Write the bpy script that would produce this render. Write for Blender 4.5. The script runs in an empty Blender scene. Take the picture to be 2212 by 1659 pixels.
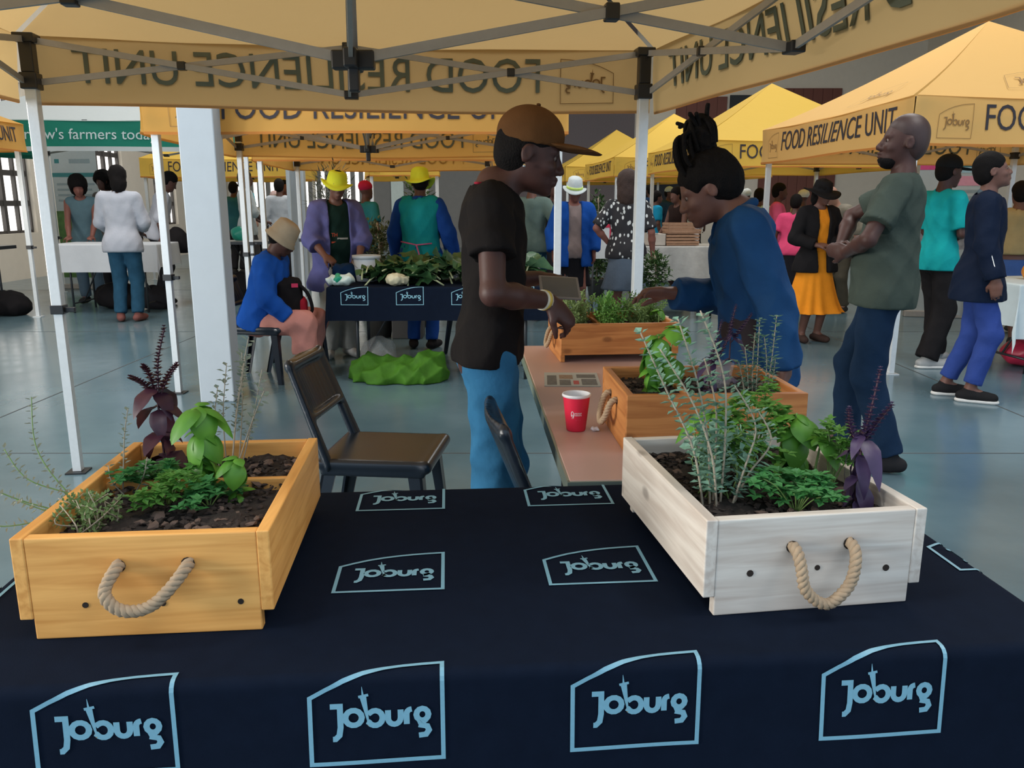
import bpy, bmesh, math, random
import numpy as np
from mathutils import Vector, Matrix, Euler

R = math.radians
random.seed(7)
scn = bpy.context.scene
col = scn.collection

# ------------------------------------------------------------------ camera, world, lights, exposure
cam_d = bpy.data.cameras.new('camera')
cam_d.sensor_width = 36.0
cam_d.lens = 28.48
cam_d.clip_start = 0.02
cam_d.clip_end = 200
cam = bpy.data.objects.new('camera', cam_d)
col.objects.link(cam)
cam.location = (0, 0, 1.38)
cam.rotation_euler = (R(77.5), 0, 0)
scn.camera = cam

world = bpy.data.worlds.new('world')
scn.world = world
world.use_nodes = True
wb = world.node_tree.nodes['Background']
wb.inputs['Color'].default_value = (0.64, 0.80, 0.98, 1)
wb.inputs['Strength'].default_value = 1.2

scn.view_settings.view_transform = 'Standard'
scn.view_settings.look = 'None'
scn.view_settings.gamma = 1
scn.view_settings.exposure = 0.0
scn.view_settings.use_curve_mapping = False
scn.cycles.use_denoising = True
scn.cycles.max_bounces = 7
scn.cycles.diffuse_bounces = 3
scn.cycles.glossy_bounces = 3
scn.cycles.transmission_bounces = 5
scn.cycles.transparent_max_bounces = 8
scn.cycles.sample_clamp_indirect = 4


def area(name, loc, rot, sx, sy, power, color):
    d = bpy.data.lights.new(name, 'AREA')
    d.shape = 'RECTANGLE'
    d.size = sx
    d.size_y = sy
    d.energy = power
    d.color = color
    o = bpy.data.objects.new(name, d)
    col.objects.link(o)
    o.location = loc
    o.rotation_euler = rot
    return o


# rows of skylight strips under the hall roof
for ys in (1.5, 9.0, 17.0):
    for xs in (-4.0, 4.5):
        area('skylight_lamp', (xs, ys, 7.9), (0, 0, 0), 2.2, 5.0, 390, (1.0, 0.97, 0.94))
# daylight falling in through the tall windows of the left wall
for ys, pw in ((-2.4, 560), (1.2, 420)):
    area('window_daylight', (-9.0, ys, 2.3), (0, R(-90), 0), 2.6, 1.9, pw, (1.0, 0.97, 0.92))

# ------------------------------------------------------------------ materials
_m = {}


def nodes_of(name):
    m = bpy.data.materials.new(name)
    m.use_nodes = True
    nt = m.node_tree
    return m, nt, nt.nodes['Principled BSDF']


def mat(name, base, rough=0.6, var=0.12, scale=25.0, bump=0.0, bscale=None, metallic=0.0, spec=0.5, sheen=0.0, stretch=None):
    """plain surface: noise-varied colour, optional fine relief"""
    if name in _m:
        return _m[name]
    m, nt, b = nodes_of(name)
    N, L = nt.nodes, nt.links
    tc = N.new('ShaderNodeTexCoord')
    src = tc.outputs['Object']
    if stretch:
        mp = N.new('ShaderNodeMapping')
        mp.inputs['Scale'].default_value = stretch
        L.new(src, mp.inputs['Vector'])
        src = mp.outputs['Vector']
    nz = N.new('ShaderNodeTexNoise')
    nz.inputs['Scale'].default_value = scale
    nz.inputs['Detail'].default_value = 4
    L.new(src, nz.inputs['Vector'])
    mx = N.new('ShaderNodeMix')
    mx.data_type = 'RGBA'
    mx.inputs[6].default_value = tuple(max(0, c * (1 - var)) for c in base) + (1,)
    mx.inputs[7].default_value = tuple(min(1, c * (1 + var)) for c in base) + (1,)
    L.new(nz.outputs['Fac'], mx.inputs[0])
    L.new(mx.outputs[2], b.inputs['Base Color'])
    b.inputs['Roughness'].default_value = rough
    b.inputs['Metallic'].default_value = metallic
    b.inputs['Specular IOR Level'].default_value = spec
    if sheen:
        b.inputs['Sheen Weight'].default_value = sheen
    if bump:
        bp = N.new('ShaderNodeBump')
        bp.inputs['Strength'].default_value = bump
        bp.inputs['Distance'].default_value = 0.01
        n2 = N.new('ShaderNodeTexNoise')
        n2.inputs['Scale'].default_value = bscale or scale * 3
        n2.inputs['Detail'].default_value = 3
        L.new(src, n2.inputs['Vector'])
        L.new(n2.outputs['Fac'], bp.inputs['Height'])
        L.new(bp.outputs['Normal'], b.inputs['Normal'])
    _m[name] = m
    return m


def wood(name, base, dark, axis, knots=True):
    """planed pine: streaks along one axis plus a few knots"""
    if name in _m:
        return _m[name]
    m, nt, b = nodes_of(name)
    N, L = nt.nodes, nt.links
    tc = N.new('ShaderNodeTexCoord')
    mp = N.new('ShaderNodeMapping')
    s = [55, 55, 55]
    s[axis] = 3.5
    mp.inputs['Scale'].default_value = s
    L.new(tc.outputs['Object'], mp.inputs['Vector'])
    nz = N.new('ShaderNodeTexNoise')
    nz.inputs['Scale'].default_value = 1.0
    nz.inputs['Detail'].default_value = 5
    nz.inputs['Distortion'].default_value = 0.6
    L.new(mp.outputs['Vector'], nz.inputs['Vector'])
    rp = N.new('ShaderNodeValToRGB')
    rp.color_ramp.elements[0].position = 0.35
    rp.color_ramp.elements[0].color = dark + (1,)
    rp.color_ramp.elements[1].position = 0.62
    rp.color_ramp.elements[1].color = base + (1,)
    L.new(nz.outputs['Fac'], rp.inputs['Fac'])
    out = rp.outputs['Color']
    big = N.new('ShaderNodeTexNoise')
    big.inputs['Scale'].default_value = 7
    L.new(tc.outputs['Object'], big.inputs['Vector'])
    mul = N.new('ShaderNodeMix')
    mul.data_type = 'RGBA'
    mul.blend_type = 'MULTIPLY'
    mul.inputs[0].default_value = 0.25
    L.new(out, mul.inputs[6])
    L.new(big.outputs['Fac'], mul.inputs[7])
    out = mul.outputs[2]
    if knots:
        mp2 = N.new('ShaderNodeMapping')
        k = [9, 9, 9]
        k[axis] = 5.0
        mp2.inputs['Scale'].default_value = k
        L.new(tc.outputs['Object'], mp2.inputs['Vector'])
        vo = N.new('ShaderNodeTexVoronoi')
        vo.inputs['Scale'].default_value = 1.0
        L.new(mp2.outputs['Vector'], vo.inputs['Vector'])
        kr = N.new('ShaderNodeValToRGB')
        kr.color_ramp.elements[0].position = 0.06
        kr.color_ramp.elements[0].color = (0.75, 0.75, 0.75, 1)
        kr.color_ramp.elements[1].position = 0.13
        kr.color_ramp.elements[1].color = (0, 0, 0, 1)
        L.new(vo.outputs['Distance'], kr.inputs['Fac'])
        km = N.new('ShaderNodeMix')
        km.data_type = 'RGBA'
        L.new(kr.outputs['Color'], km.inputs[0])
        L.new(out, km.inputs[6])
        km.inputs[7].default_value = tuple(c * 0.45 for c in dark) + (1,)
        out = km.outputs[2]
    L.new(out, b.inputs['Base Color'])
    b.inputs['Roughness'].default_value = 0.5
    b.inputs['Specular IOR Level'].default_value = 0.35
    bp = N.new('ShaderNodeBump')
    bp.inputs['Strength'].default_value = 0.12
    bp.inputs['Distance'].default_value = 0.004
    L.new(nz.outputs['Fac'], bp.inputs['Height'])
    L.new(bp.outputs['Normal'], b.inputs['Normal'])
    _m[name] = m
    return m


def cloth_through(name, base, through, amount=0.5, rough=0.8, bscale=4.0):
    """coated tent fabric that lets some light through"""
    if name in _m:
        return _m[name]
    m, nt, b = nodes_of(name)
    N, L = nt.nodes, nt.links
    tc = N.new('ShaderNodeTexCoord')
    nz = N.new('ShaderNodeTexNoise')
    nz.inputs['Scale'].default_value = bscale
    nz.inputs['Detail'].default_value = 4
    L.new(tc.outputs['Object'], nz.inputs['Vector'])
    bp = N.new('ShaderNodeBump')
    bp.inputs['Strength'].default_value = 0.25
    bp.inputs['Distance'].default_value = 0.03
    L.new(nz.outputs['Fac'], bp.inputs['Height'])
    L.new(bp.outputs['Normal'], b.inputs['Normal'])
    b.inputs['Base Color'].default_value = base + (1,)
    b.inputs['Roughness'].default_value = rough
    b.inputs['Specular IOR Level'].default_value = 0.25
    tr = N.new('ShaderNodeBsdfTranslucent')
    tr.inputs['Color'].default_value = through + (1,)
    L.new(bp.outputs['Normal'], tr.inputs['Normal'])
    ms = N.new('ShaderNodeMixShader')
    ms.inputs[0].default_value = amount
    L.new(b.outputs['BSDF'], ms.inputs[1])
    L.new(tr.outputs['BSDF'], ms.inputs[2])
    L.new(ms.outputs['Shader'], N['Material Output'].inputs['Surface'])
    _m[name] = m
    return m


def glow(name, color, strength):
    if name in _m:
        return _m[name]
    m, nt, b = nodes_of(name)
    b.inputs['Base Color'].default_value = color + (1,)
    b.inputs['Emission Color'].default_value = color + (1,)
    b.inputs['Emission Strength'].default_value = strength
    _m[name] = m
    return m


def clear(name, color, alpha, rough=0.15):
    if name in _m:
        return _m[name]
    m, nt, b = nodes_of(name)
    b.inputs['Base Color'].default_value = color + (1,)
    b.inputs['Alpha'].default_value = alpha
    b.inputs['Roughness'].default_value = rough
    _m[name] = m
    return m


# ------------------------------------------------------------------ mesh collecting
class MB:
    def __init__(self):
        self.v = []
        self.f = []

    def add(self, vs, fs):
        n = len(self.v)
        self.v += [tuple(p) for p in vs]
        self.f += [tuple(i + n for i in q) for q in fs]
        return self

    def box(self, lo, hi, M=None):
        x0, y0, z0 = lo
        x1, y1, z1 = hi
        vs = [Vector(p) for p in ((x0, y0, z0), (x1, y0, z0), (x1, y1, z0), (x0, y1, z0), (x0, y0, z1), (x1, y0, z1), (x1, y1, z1), (x0, y1, z1))]
        if M is not None:
            vs = [M @ p for p in vs]
        return self.add(vs, [(0, 3, 2, 1), (4, 5, 6, 7), (0, 1, 5, 4), (1, 2, 6, 5), (2, 3, 7, 6), (3, 0, 4, 7)])

    def bar(self, a, b, w, h=None, up=(0, 0, 1)):
        """rectangular bar between two points"""
        h = h or w
        a, b = Vector(a), Vector(b)
        d = (b - a)
        ln = d.length
        d.normalize()
        u = Vector(up)
        if abs(d.dot(u)) > 0.98:
            u = Vector((0, 1, 0))
        s = d.cross(u).normalized()
        t = s.cross(d).normalized()
        vs = []
        for p in (a, b):
            for i, j in ((-1, -1), (1, -1), (1, 1), (-1, 1)):
                vs.append(p + s * (i * w / 2) + t * (j * h / 2))
        return self.add(vs, [(3, 2, 1, 0), (4, 5, 6, 7), (0, 1, 5, 4), (1, 2, 6, 5), (2, 3, 7, 6), (3, 0, 4, 7)])

    def tube(self, pts, rad, seg=8, cap=True):
        pts = [Vector(p) for p in pts]
        n = len(pts)
        if not hasattr(rad, '__len__'):
            rad = [rad] * n
        rings = []
        prev = None
        for i, p in enumerate(pts):
            d = (pts[min(i + 1, n - 1)] - pts[max(i - 1, 0)])
            if d.length < 1e-9:
                d = Vector((0, 0, 1))
            d.normalize()
            if prev is None:
                u = Vector((0, 0, 1)) if abs(d.z) < 0.9 else Vector((1, 0, 0))
                s = d.cross(u).normalized()
            else:
                s = prev - d * prev.dot(d)
                s = s.normalized() if s.length > 1e-6 else d.orthogonal().normalized()
            prev = s
            t = d.cross(s)
            rings.append([p + (s * math.cos(2 * math.pi * k / seg) + t * math.sin(2 * math.pi * k / seg)) * rad[i] for k in range(seg)])
        vs = [q for r in rings for q in r]
        fs = []
        for i in range(n - 1):
            for k in range(seg):
                k2 = (k + 1) % seg
                fs.append((i * seg + k, i * seg + k2, (i + 1) * seg + k2, (i + 1) * seg + k))
        if cap:
            fs.append(tuple(reversed(range(seg))))
            fs.append(tuple((n - 1) * seg + k for k in range(seg)))
        return self.add(vs, fs)

    def lathe(self, prof, seg=24, c=(0, 0, 0), sx=1.0, sy=1.0, cap=True):
        vs, fs = [], []
        for r, z in prof:
            for k in range(seg):
                a = 2 * math.pi * k / seg
                vs.append((c[0] + r * math.cos(a) * sx, c[1] + r * math.sin(a) * sy, c[2] + z))
        for i in range(len(prof) - 1):
            for k in range(seg):
                k2 = (k + 1) % seg
                fs.append((i * seg + k, i * seg + k2, (i + 1) * seg + k2, (i + 1) * seg + k))
        if cap:
            fs.append(tuple(reversed(range(seg))))
            fs.append(tuple((len(prof) - 1) * seg + k for k in range(seg)))
        return self.add(vs, fs)

    def grid(self, fn, nu, nv):
        vs = [fn(i / nu, j / nv) for j in range(nv + 1) for i in range(nu + 1)]
        fs = [(j * (nu + 1) + i, j * (nu + 1) + i + 1, (j + 1) * (nu + 1) + i + 1, (j + 1) * (nu + 1) + i) for j in range(nv) for i in range(nu)]
        return self.add(vs, fs)

    def mesh(self, name, m, smooth=False):
        me = bpy.data.meshes.new(name)
        me.from_pydata(self.v, [], self.f)
        if m:
            me.materials.append(m)
        if smooth:
            me.polygons.foreach_set('use_smooth', [True] * len(me.polygons))
        me.update()
        return me

    def build(self, name, m, parent=None, smooth=False, bevel=0.0, solid=0.0):
        return link(name, self.mesh(name, m, smooth), parent, bevel, solid)


def link(name, me, parent=None, bevel=0.0, solid=0.0):
    o = bpy.data.objects.new(name, me)
    col.objects.link(o)
    if parent is not None:
        o.parent = parent
    if solid:
        s = o.modifiers.new('thickness', 'SOLIDIFY')
        s.thickness = solid
        s.offset = 0
    if bevel:
        b = o.modifiers.new('edge', 'BEVEL')
        b.width = bevel
        b.segments = 2
        b.limit_method = 'ANGLE'
    return o


def thing(name, label, cat, loc=(0, 0, 0), rz=0.0, group=None):
    o = bpy.data.objects.new(name, None)
    o.empty_display_size = 0.1
    col.objects.link(o)
    o.location = loc
    o.rotation_euler = (0, 0, rz)
    return tag(o, label, cat, group)


def tag(o, label, cat, group=None, kind=None):
    o['label'] = label
    o['category'] = cat
    if group:
        o['group'] = group
    if kind:
        o['kind'] = kind
    return o


def struct(o, label=None):
    o['kind'] = 'structure'
    if label:
        o['label'] = label
    return o


def stuff(o):
    o['kind'] = 'stuff'
    return o


def clone(root, loc, rz, label, group=None):
    r = root.copy()
    col.objects.link(r)
    r.location = loc
    r.rotation_euler = (0, 0, rz)
    r['label'] = label
    if group:
        r['group'] = group
    for ch in root.children:
        c = ch.copy()
        col.objects.link(c)
        c.parent = r
        for g in ch.children:
            d = g.copy()
            col.objects.link(d)
            d.parent = c
    return r


# ------------------------------------------------------------------ lettering
_txt = {}


def text_mesh(s, size, width=None, thick=0.0015, m=None):
    """flat lettering in the local XZ plane (reads from -Y), origin at the left of its baseline"""
    key = (s, size, width, thick, m.name if m else '')
    if key in _txt:
        return _txt[key]
    c = bpy.data.curves.new('lettering', 'FONT')
    c.body = s
    c.size = size
    c.extrude = thick
    c.resolution_u = 3
    o = bpy.data.objects.new('lettering', c)
    col.objects.link(o)
    dg = bpy.context.evaluated_depsgraph_get()
    me = bpy.data.meshes.new_from_object(o.evaluated_get(dg))
    bpy.data.objects.remove(o)
    bpy.data.curves.remove(c)
    xs = [v.co.x for v in me.vertices]
    w = max(xs) - min(xs)
    x0 = min(xs)
    k = (width / w) if width else 1.0
    for v in me.vertices:
        x, y, z = v.co
        v.co = ((x - x0) * k, -z, y)
    me.materials.clear()
    if m:
        me.materials.append(m)
    me.update()
    _txt[key] = me
    return me


# emblem printed on cloths and tents: a house-shaped frame, a word in rounded strokes, a tower for the upright of the b
def arc(cx, cy, r, a0, a1, n=10, ry=None):
    ry = ry or r
    return [(cx + r * math.cos(R(a0 + (a1 - a0) * i / n)), cy + ry * math.sin(R(a0 + (a1 - a0) * i / n))) for i in range(n + 1)]


EMBLEM_FRAME = [[(0, 0), (0, 0.30), (0, 0.55), (0.12, 0.615), (0.25, 0.675), (0.40, 0.725), (0.55, 0.76), (0.70, 0.785), (0.85, 0.80), (1.0, 0.81),
                 (1.0, 0.55), (1.0, 0.3), (1.0, 0), (0.75, 0), (0.5, 0), (0.25, 0), (0, 0)]]
EMBLEM_WORD = [
    [(0.15, 0.475), (0.225, 0.475), (0.225, 0.30), (0.215, 0.235), (0.185, 0.205), (0.165, 0.205)],          # J
    arc(0.325, 0.375, 0.062, 0, 360, 14, 0.062),                                                              # o
    [(0.435, 0.40)] + arc(0.487, 0.365, 0.056, 130, -150, 12, 0.062) + [(0.425, 0.34)],                     # b bowl
    [(0.585, 0.425), (0.585, 0.36)] + arc(0.632, 0.355, 0.047, 190, 350, 8, 0.05) + [(0.680, 0.36), (0.680, 0.425)],   # u
    [(0.725, 0.30), (0.725, 0.38)] + arc(0.765, 0.385, 0.04, 180, 90, 5),                                     # r
    arc(0.845, 0.375, 0.046, 0, 360, 12, 0.05),                                                               # g bowl
    [(0.875, 0.335), (0.850, 0.315), (0.810, 0.300)],
    [(0.815, 0.29), (0.880, 0.275), (0.893, 0.24), (0.870, 0.205), (0.815, 0.20)],                            # g tail
]
EMBLEM_TOWER = [[(0.400, 0.585), (0.432, 0.32)], ]


def ribbon(mb, pts, w, fn, closed=False, wend=None):
    """a flat stroke through 2-D points, mapped on to a surface by fn"""
    n = len(pts)
    L, Rr = [], []
    for i, p in enumerate(pts):
        a = pts[i - 1] if i > 0 else (pts[-2] if closed else p)
        b = pts[i + 1] if i < n - 1 else (pts[1] if closed else p)
        d1 = (p[0] - a[0], p[1] - a[1])
        d2 = (b[0] - p[0], b[1] - p[1])
        l1 = math.hypot(*d1) or 1e-9
        l2 = math.hypot(*d2) or 1e-9
        t = (d1[0] / l1 * (l1 > 1e-8) + d2[0] / l2 * (l2 > 1e-8), d1[1] / l1 * (l1 > 1e-8) + d2[1] / l2 * (l2 > 1e-8))
        lt = math.hypot(*t) or 1e-9
        t = (t[0] / lt, t[1] / lt)
        e = d1 if l1 > 1e-8 else d2
        le = math.hypot(*e)
        ca = max(0.55, abs(t[0] * e[0] / le + t[1] * e[1] / le))
        ww = (w if wend is None else w + (wend - w) * i / max(1, n - 1)) / ca
        L.append((p[0] - t[1] * ww / 2, p[1] + t[0] * ww / 2))
        Rr.append((p[0] + t[1] * ww / 2, p[1] - t[0] * ww / 2))
    vs = [fn(*q) for q in L] + [fn(*q) for q in Rr]
    vs = [v for v in vs]
    fs = []
    for i in range(n - 1):
        q = (i, i + 1, n + i + 1, n + i)
        if all(vs[k] is not None for k in q):
            fs.append(q)
    used = sorted({i for f in fs for i in f})
    ix = {u: k for k, u in enumerate(used)}
    mb.add([vs[u] for u in used], [tuple(ix[i] for i in f) for f in fs])


def fine(pts, step=0.03):
    out = []
    for a, b in zip(pts, pts[1:]):
        k = max(1, int(math.hypot(b[0] - a[0], b[1] - a[1]) / step))
        out += [(a[0] + (b[0] - a[0]) * i / k, a[1] + (b[1] - a[1]) * i / k) for i in range(k)]
    return out + [pts[-1]]


def emblem(name, fn, m_print, parent, m_dot=None, frame_w=0.028, word_w=0.036):
    mb = MB()
    for s in EMBLEM_FRAME:
        ribbon(mb, fine(s), frame_w, fn, closed=True)
    for s in EMBLEM_WORD:
        ribbon(mb, fine(s), word_w, fn, closed=(s[0] == s[-1]))
    ribbon(mb, fine([(0.400, 0.545), (0.436, 0.33)]), 0.05, fn, wend=0.012)
    ribbon(mb, fine([(0.365, 0.545), (0.440, 0.560)]), 0.022, fn)
    ribbon(mb, fine([(0.398, 0.56), (0.392, 0.63)]), 0.016, fn, wend=0.003)
    o = mb.build(name, m_print, parent)
    if m_dot:
        md = MB()
        ribbon(md, fine([(0.425, 0.315), (0.455, 0.335)]), 0.03, fn)
        md.build('amber_dot', m_dot, o)
    return o

# ------------------------------------------------------------------ implicit bodies: smooth unions of tapered limbs, meshed as one skin
def V3(p):
    return np.array(p, dtype=np.float64)


class Body:
    def __init__(self):
        self.ops = []

    def rc(self, a, b, ra, rb, k=0.02, mode='u', flat=None, cut=False):
        """tapered capsule a->b; flat=(axis, factor) squashes it; cut = flat end at b"""
        self.ops.append(('rc', V3(a), V3(b), ra, rb, k, mode, flat, cut))
        return self

    def chain(self, pts, rads, k=0.02, mode='u', flat=None):
        for i in range(len(pts) - 1):
            self.rc(pts[i], pts[i + 1], rads[i], rads[i + 1], k, mode, flat)
        return self

    def el(self, c, r, k=0.02, mode='u', M=None):
        self.ops.append(('el', V3(c), V3(r), k, mode, None if M is None else np.array(M)))
        return self

    def bx(self, c, h, rad=0.01, k=0.005, mode='u', M=None):
        self.ops.append(('bx', V3(c), V3(h), rad, k, mode, None if M is None else np.array(M)))
        return self

    def skirt(self, c, z0, z1, r0, r1, pleats=0, amp=0.0, k=0.02, mode='u', ex=1.0, power=1.0):
        """flaring skirt: radius r0 at z0 (hem) to r1 at z1 (waist)"""
        self.ops.append(('sk', V3(c), z0, z1, r0, r1, pleats, amp, k, mode, ex, power))
        return self

    def plane(self, p, n):
        """keep what lies on the negative side of n"""
        self.ops.append(('pl', V3(p), V3(n) / np.linalg.norm(n)))
        return self

    def folds(self, amp, freq, seed=0):
        self.ops.append(('fo', amp, freq, seed))
        return self

    def _bb(self, op):
        if op[0] == 'rc':
            r = max(op[3], op[4])
            f = 1.0
            if op[7] is not None and op[7][1] > 1:
                f = op[7][1]
            r = r * f
            return np.minimum(op[1], op[2]) - r, np.maximum(op[1], op[2]) + r
        if op[0] == 'el':
            r = op[2] if op[5] is None else np.full(3, op[2].max())
            return op[1] - r, op[1] + r
        if op[0] == 'bx':
            r = op[2] if op[6] is None else np.full(3, np.linalg.norm(op[2]))
            return op[1] - r, op[1] + r
        if op[0] == 'sk':
            r = max(op[4], op[5]) * max(1, op[10]) * (1 + op[7])
            return op[1] + V3((-r, -r, op[2])), op[1] + V3((r, r, op[3]))
        return None

    def mesh(self, name, vox, m, scale=1.0, smooth=True):
        lo = V3((1e9,) * 3)
        hi = -lo
        for op in self.ops:
            bb = self._bb(op)
            if bb and op[{'rc': 6, 'el': 4, 'bx': 5, 'sk': 9}[op[0]]] == 'u':
                lo = np.minimum(lo, bb[0])
                hi = np.maximum(hi, bb[1])
        pad = 3 * vox + 0.01
        lo -= pad
        hi += pad
        n = np.ceil((hi - lo) / vox).astype(int) + 1
        D = np.full(n, 0.2, dtype=np.float32)
        ax = [(lo[i] + vox * np.arange(n[i])).astype(np.float32) for i in range(3)]
        for op in self.ops:
            if op[0] == 'pl':
                p, nn = op[1], op[2]
                d = (ax[0][:, None, None] - p[0]) * nn[0] + (ax[1][None, :, None] - p[1]) * nn[1] + (ax[2][None, None, :] - p[2]) * nn[2]
                np.maximum(D, d.astype(np.float32), out=D)
                continue
            if op[0] == 'fo':
                A, f, sd = op[1:]
                X, Y, Z = ax[0][:, None, None], ax[1][None, :, None], ax[2][None, None, :]
                u1 = Z * f * 0.55 + X * f * 0.75 + 0.9 * np.sin(Y * f * 0.35 + sd) + 0.7 * np.sin(Z * f * 0.21 - sd)
                u2 = Z * f * 0.50 - X * f * 0.60 + Y * f * 0.55 + 1.1 * np.sin(X * f * 0.3 + 2 * sd) + 0.6 * np.sin(Z * f * 0.33)
                u3 = Y * f * 0.8 + X * f * 0.35 + 0.8 * np.sin(Z * f * 0.4 + sd)
                w = 1.1 * np.abs(np.sin(u1)) + 1.1 * np.abs(np.sin(u2)) + 0.8 * np.abs(np.sin(u3)) - 1.9
                D += (A / 2.8 * w).astype(np.float32)
                continue
            b0, b1 = self._bb(op)
            ex = 0.06
            i0 = np.maximum(0, np.floor((b0 - ex - lo) / vox).astype(int))
            i1 = np.minimum(n, np.ceil((b1 + ex - lo) / vox).astype(int) + 1)
            if np.any(i1 <= i0):
                continue
            sl = tuple(slice(i0[i], i1[i]) for i in range(3))
            P = np.stack(np.meshgrid(ax[0][sl[0]], ax[1][sl[1]], ax[2][sl[2]], indexing='ij'), -1)
            if op[0] == 'rc':
                _, a, b, ra, rb, k, mode, flat, cut = op
                d = b - a
                ln = max(np.linalg.norm(d), 1e-6)
                pa = P - a.astype(np.float32)
                if flat is not None:
                    fx = V3(flat[0]) / np.linalg.norm(flat[0])
                    c = (pa @ fx)[..., None]
                    pa = pa + c * fx * (1.0 / flat[1] - 1.0)
                    dd = d + np.dot(d, fx) * fx * (1.0 / flat[1] - 1.0)
                else:
                    dd = d
                h = np.clip((pa @ dd) / np.dot(dd, dd), 0, 1)
                q = np.linalg.norm(pa - h[..., None] * dd, axis=-1) - (ra + (rb - ra) * h)
                if flat is not None:
                    q = q * min(1.0, flat[1])
                if cut:
                    q = np.maximum(q, (P - b.astype(np.float32)) @ (d / ln))
            elif op[0] == 'el':
                _, c, r, k, mode, M = op
                pa = P - c.astype(np.float32)
                if M is not None:
                    pa = pa @ M
                k0 = np.linalg.norm(pa / r, axis=-1)
                k1 = np.linalg.norm(pa / (r * r), axis=-1)
                q = k0 * (k0 - 1) / np.maximum(k1, 1e-6)
            elif op[0] == 'bx':
                _, c, hh, rad, k, mode, M = op
                pa = P - c.astype(np.float32)
                if M is not None:
                    pa = pa @ M
                qv = np.abs(pa) - (hh - rad)
                q = np.linalg.norm(np.maximum(qv, 0), axis=-1) + np.minimum(qv.max(-1), 0) - rad
            else:
                _, c, z0, z1, r0, r1, pl, amp, k, mode, exx, pw = op
                pa = P - c.astype(np.float32)
                t = np.clip((pa[..., 2] - z0) / (z1 - z0), 0, 1) ** pw
                rr = r0 + (r1 - r0) * t
                rad = np.sqrt((pa[..., 0] / exx) ** 2 + pa[..., 1] ** 2)
                if pl:
                    rr = rr * (1 + amp * (1 - t) * np.cos(pl * np.arctan2(pa[..., 1], pa[..., 0] / exx) + 1.5 * np.sin(3 * np.arctan2(pa[..., 1], pa[..., 0]))))
                q = np.maximum(rad - rr, np.maximum(z0 - pa[..., 2], pa[..., 2] - z1)) * 0.85
            S = D[sl]
            q = q.astype(np.float32)
            if mode == 'u':
                hk = np.clip(0.5 + 0.5 * (S - q) / k, 0, 1)
                D[sl] = S + (q - S) * hk - k * hk * (1 - hk)
            else:
                hk = np.clip(0.5 - 0.5 * (S + q) / k, 0, 1)
                D[sl] = S + (-q - S) * hk + k * hk * (1 - hk)
        return nets(name, D, lo, vox, m, scale, smooth)


def nets(name, D, lo, vox, m, scale, smooth):
    s = D < 0
    nx, ny, nz = D.shape
    cnt = np.zeros((nx - 1, ny - 1, nz - 1), np.int8)
    corners = [(i, j, k) for i in (0, 1) for j in (0, 1) for k in (0, 1)]
    for i, j, k in corners:
        cnt += s[i:nx - 1 + i, j:ny - 1 + j, k:nz - 1 + k]
    act = (cnt > 0) & (cnt < 8)
    idx = np.argwhere(act)
    N = len(idx)
    val = np.stack([D[idx[:, 0] + i, idx[:, 1] + j, idx[:, 2] + k] for i, j, k in corners], 1)
    acc = np.zeros((N, 3))
    num = np.zeros(N)
    for a in range(8):
        for b in range(a + 1, 8):
            ca, cb = corners[a], corners[b]
            if sum(abs(ca[i] - cb[i]) for i in range(3)) != 1:
                continue
            va, vb = val[:, a], val[:, b]
            cr = (va < 0) != (vb < 0)
            t = np.where(cr, va / np.where(cr, va - vb, 1), 0)
            for i in range(3):
                acc[:, i] += np.where(cr, ca[i] + (cb[i] - ca[i]) * t, 0)
            num += cr
    pos = (idx + acc / num[:, None]) * vox + lo
    ids = np.full((nx - 1, ny - 1, nz - 1), -1, np.int32)
    ids[idx[:, 0], idx[:, 1], idx[:, 2]] = np.arange(N)
    quads = []
    for axis in range(3):
        sa = np.moveaxis(s, axis, 0)
        ia = np.moveaxis(ids, axis, 0)
        e = sa[:-1] != sa[1:]
        e = e[:, 1:-1, 1:-1]
        w = np.argwhere(e)
        if not len(w):
            continue
        i, j, k = w[:, 0], w[:, 1], w[:, 2]
        q = np.stack([ia[i, j, k], ia[i, j + 1, k], ia[i, j + 1, k + 1], ia[i, j, k + 1]], 1)
        fl = sa[i, j + 1, k + 1]
        if axis == 1:
            fl = ~fl
        q[~fl] = q[~fl][:, ::-1]
        quads.append(q)
    F = np.concatenate(quads).astype(np.int32)
    F = F[(F >= 0).all(1)]
    me = bpy.data.meshes.new(name)
    me.vertices.add(N)
    me.vertices.foreach_set('co', (pos * scale).astype(np.float32).ravel())
    me.loops.add(len(F) * 4)
    me.loops.foreach_set('vertex_index', F.ravel())
    me.polygons.add(len(F))
    me.polygons.foreach_set('loop_start', np.arange(0, len(F) * 4, 4, dtype=np.int32))
    me.polygons.foreach_set('loop_total', np.full(len(F), 4, np.int32))
    me.update(calc_edges=True)
    me.validate()
    if smooth:
        me.polygons.foreach_set('use_smooth', np.ones(len(me.polygons), bool))
    if m:
        me.materials.append(m)
    return me

# ------------------------------------------------------------------ people
def skin(k):
    tones = {'deep': (0.062, 0.026, 0.021), 'dark': (0.090, 0.040, 0.030), 'brown': (0.15, 0.070, 0.052), 'warm': (0.22, 0.085, 0.065), 'light': (0.42, 0.24, 0.18)}
    return mat('skin_' + k, tones[k], 0.5, 0.10, 18, 0.05, 120, spec=0.35)


def fabric(name, c, rough=0.85, var=0.14, bump=0.25):
    return mat('fabric_' + name, c, rough, var, 14, bump, 40, spec=0.1)


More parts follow.
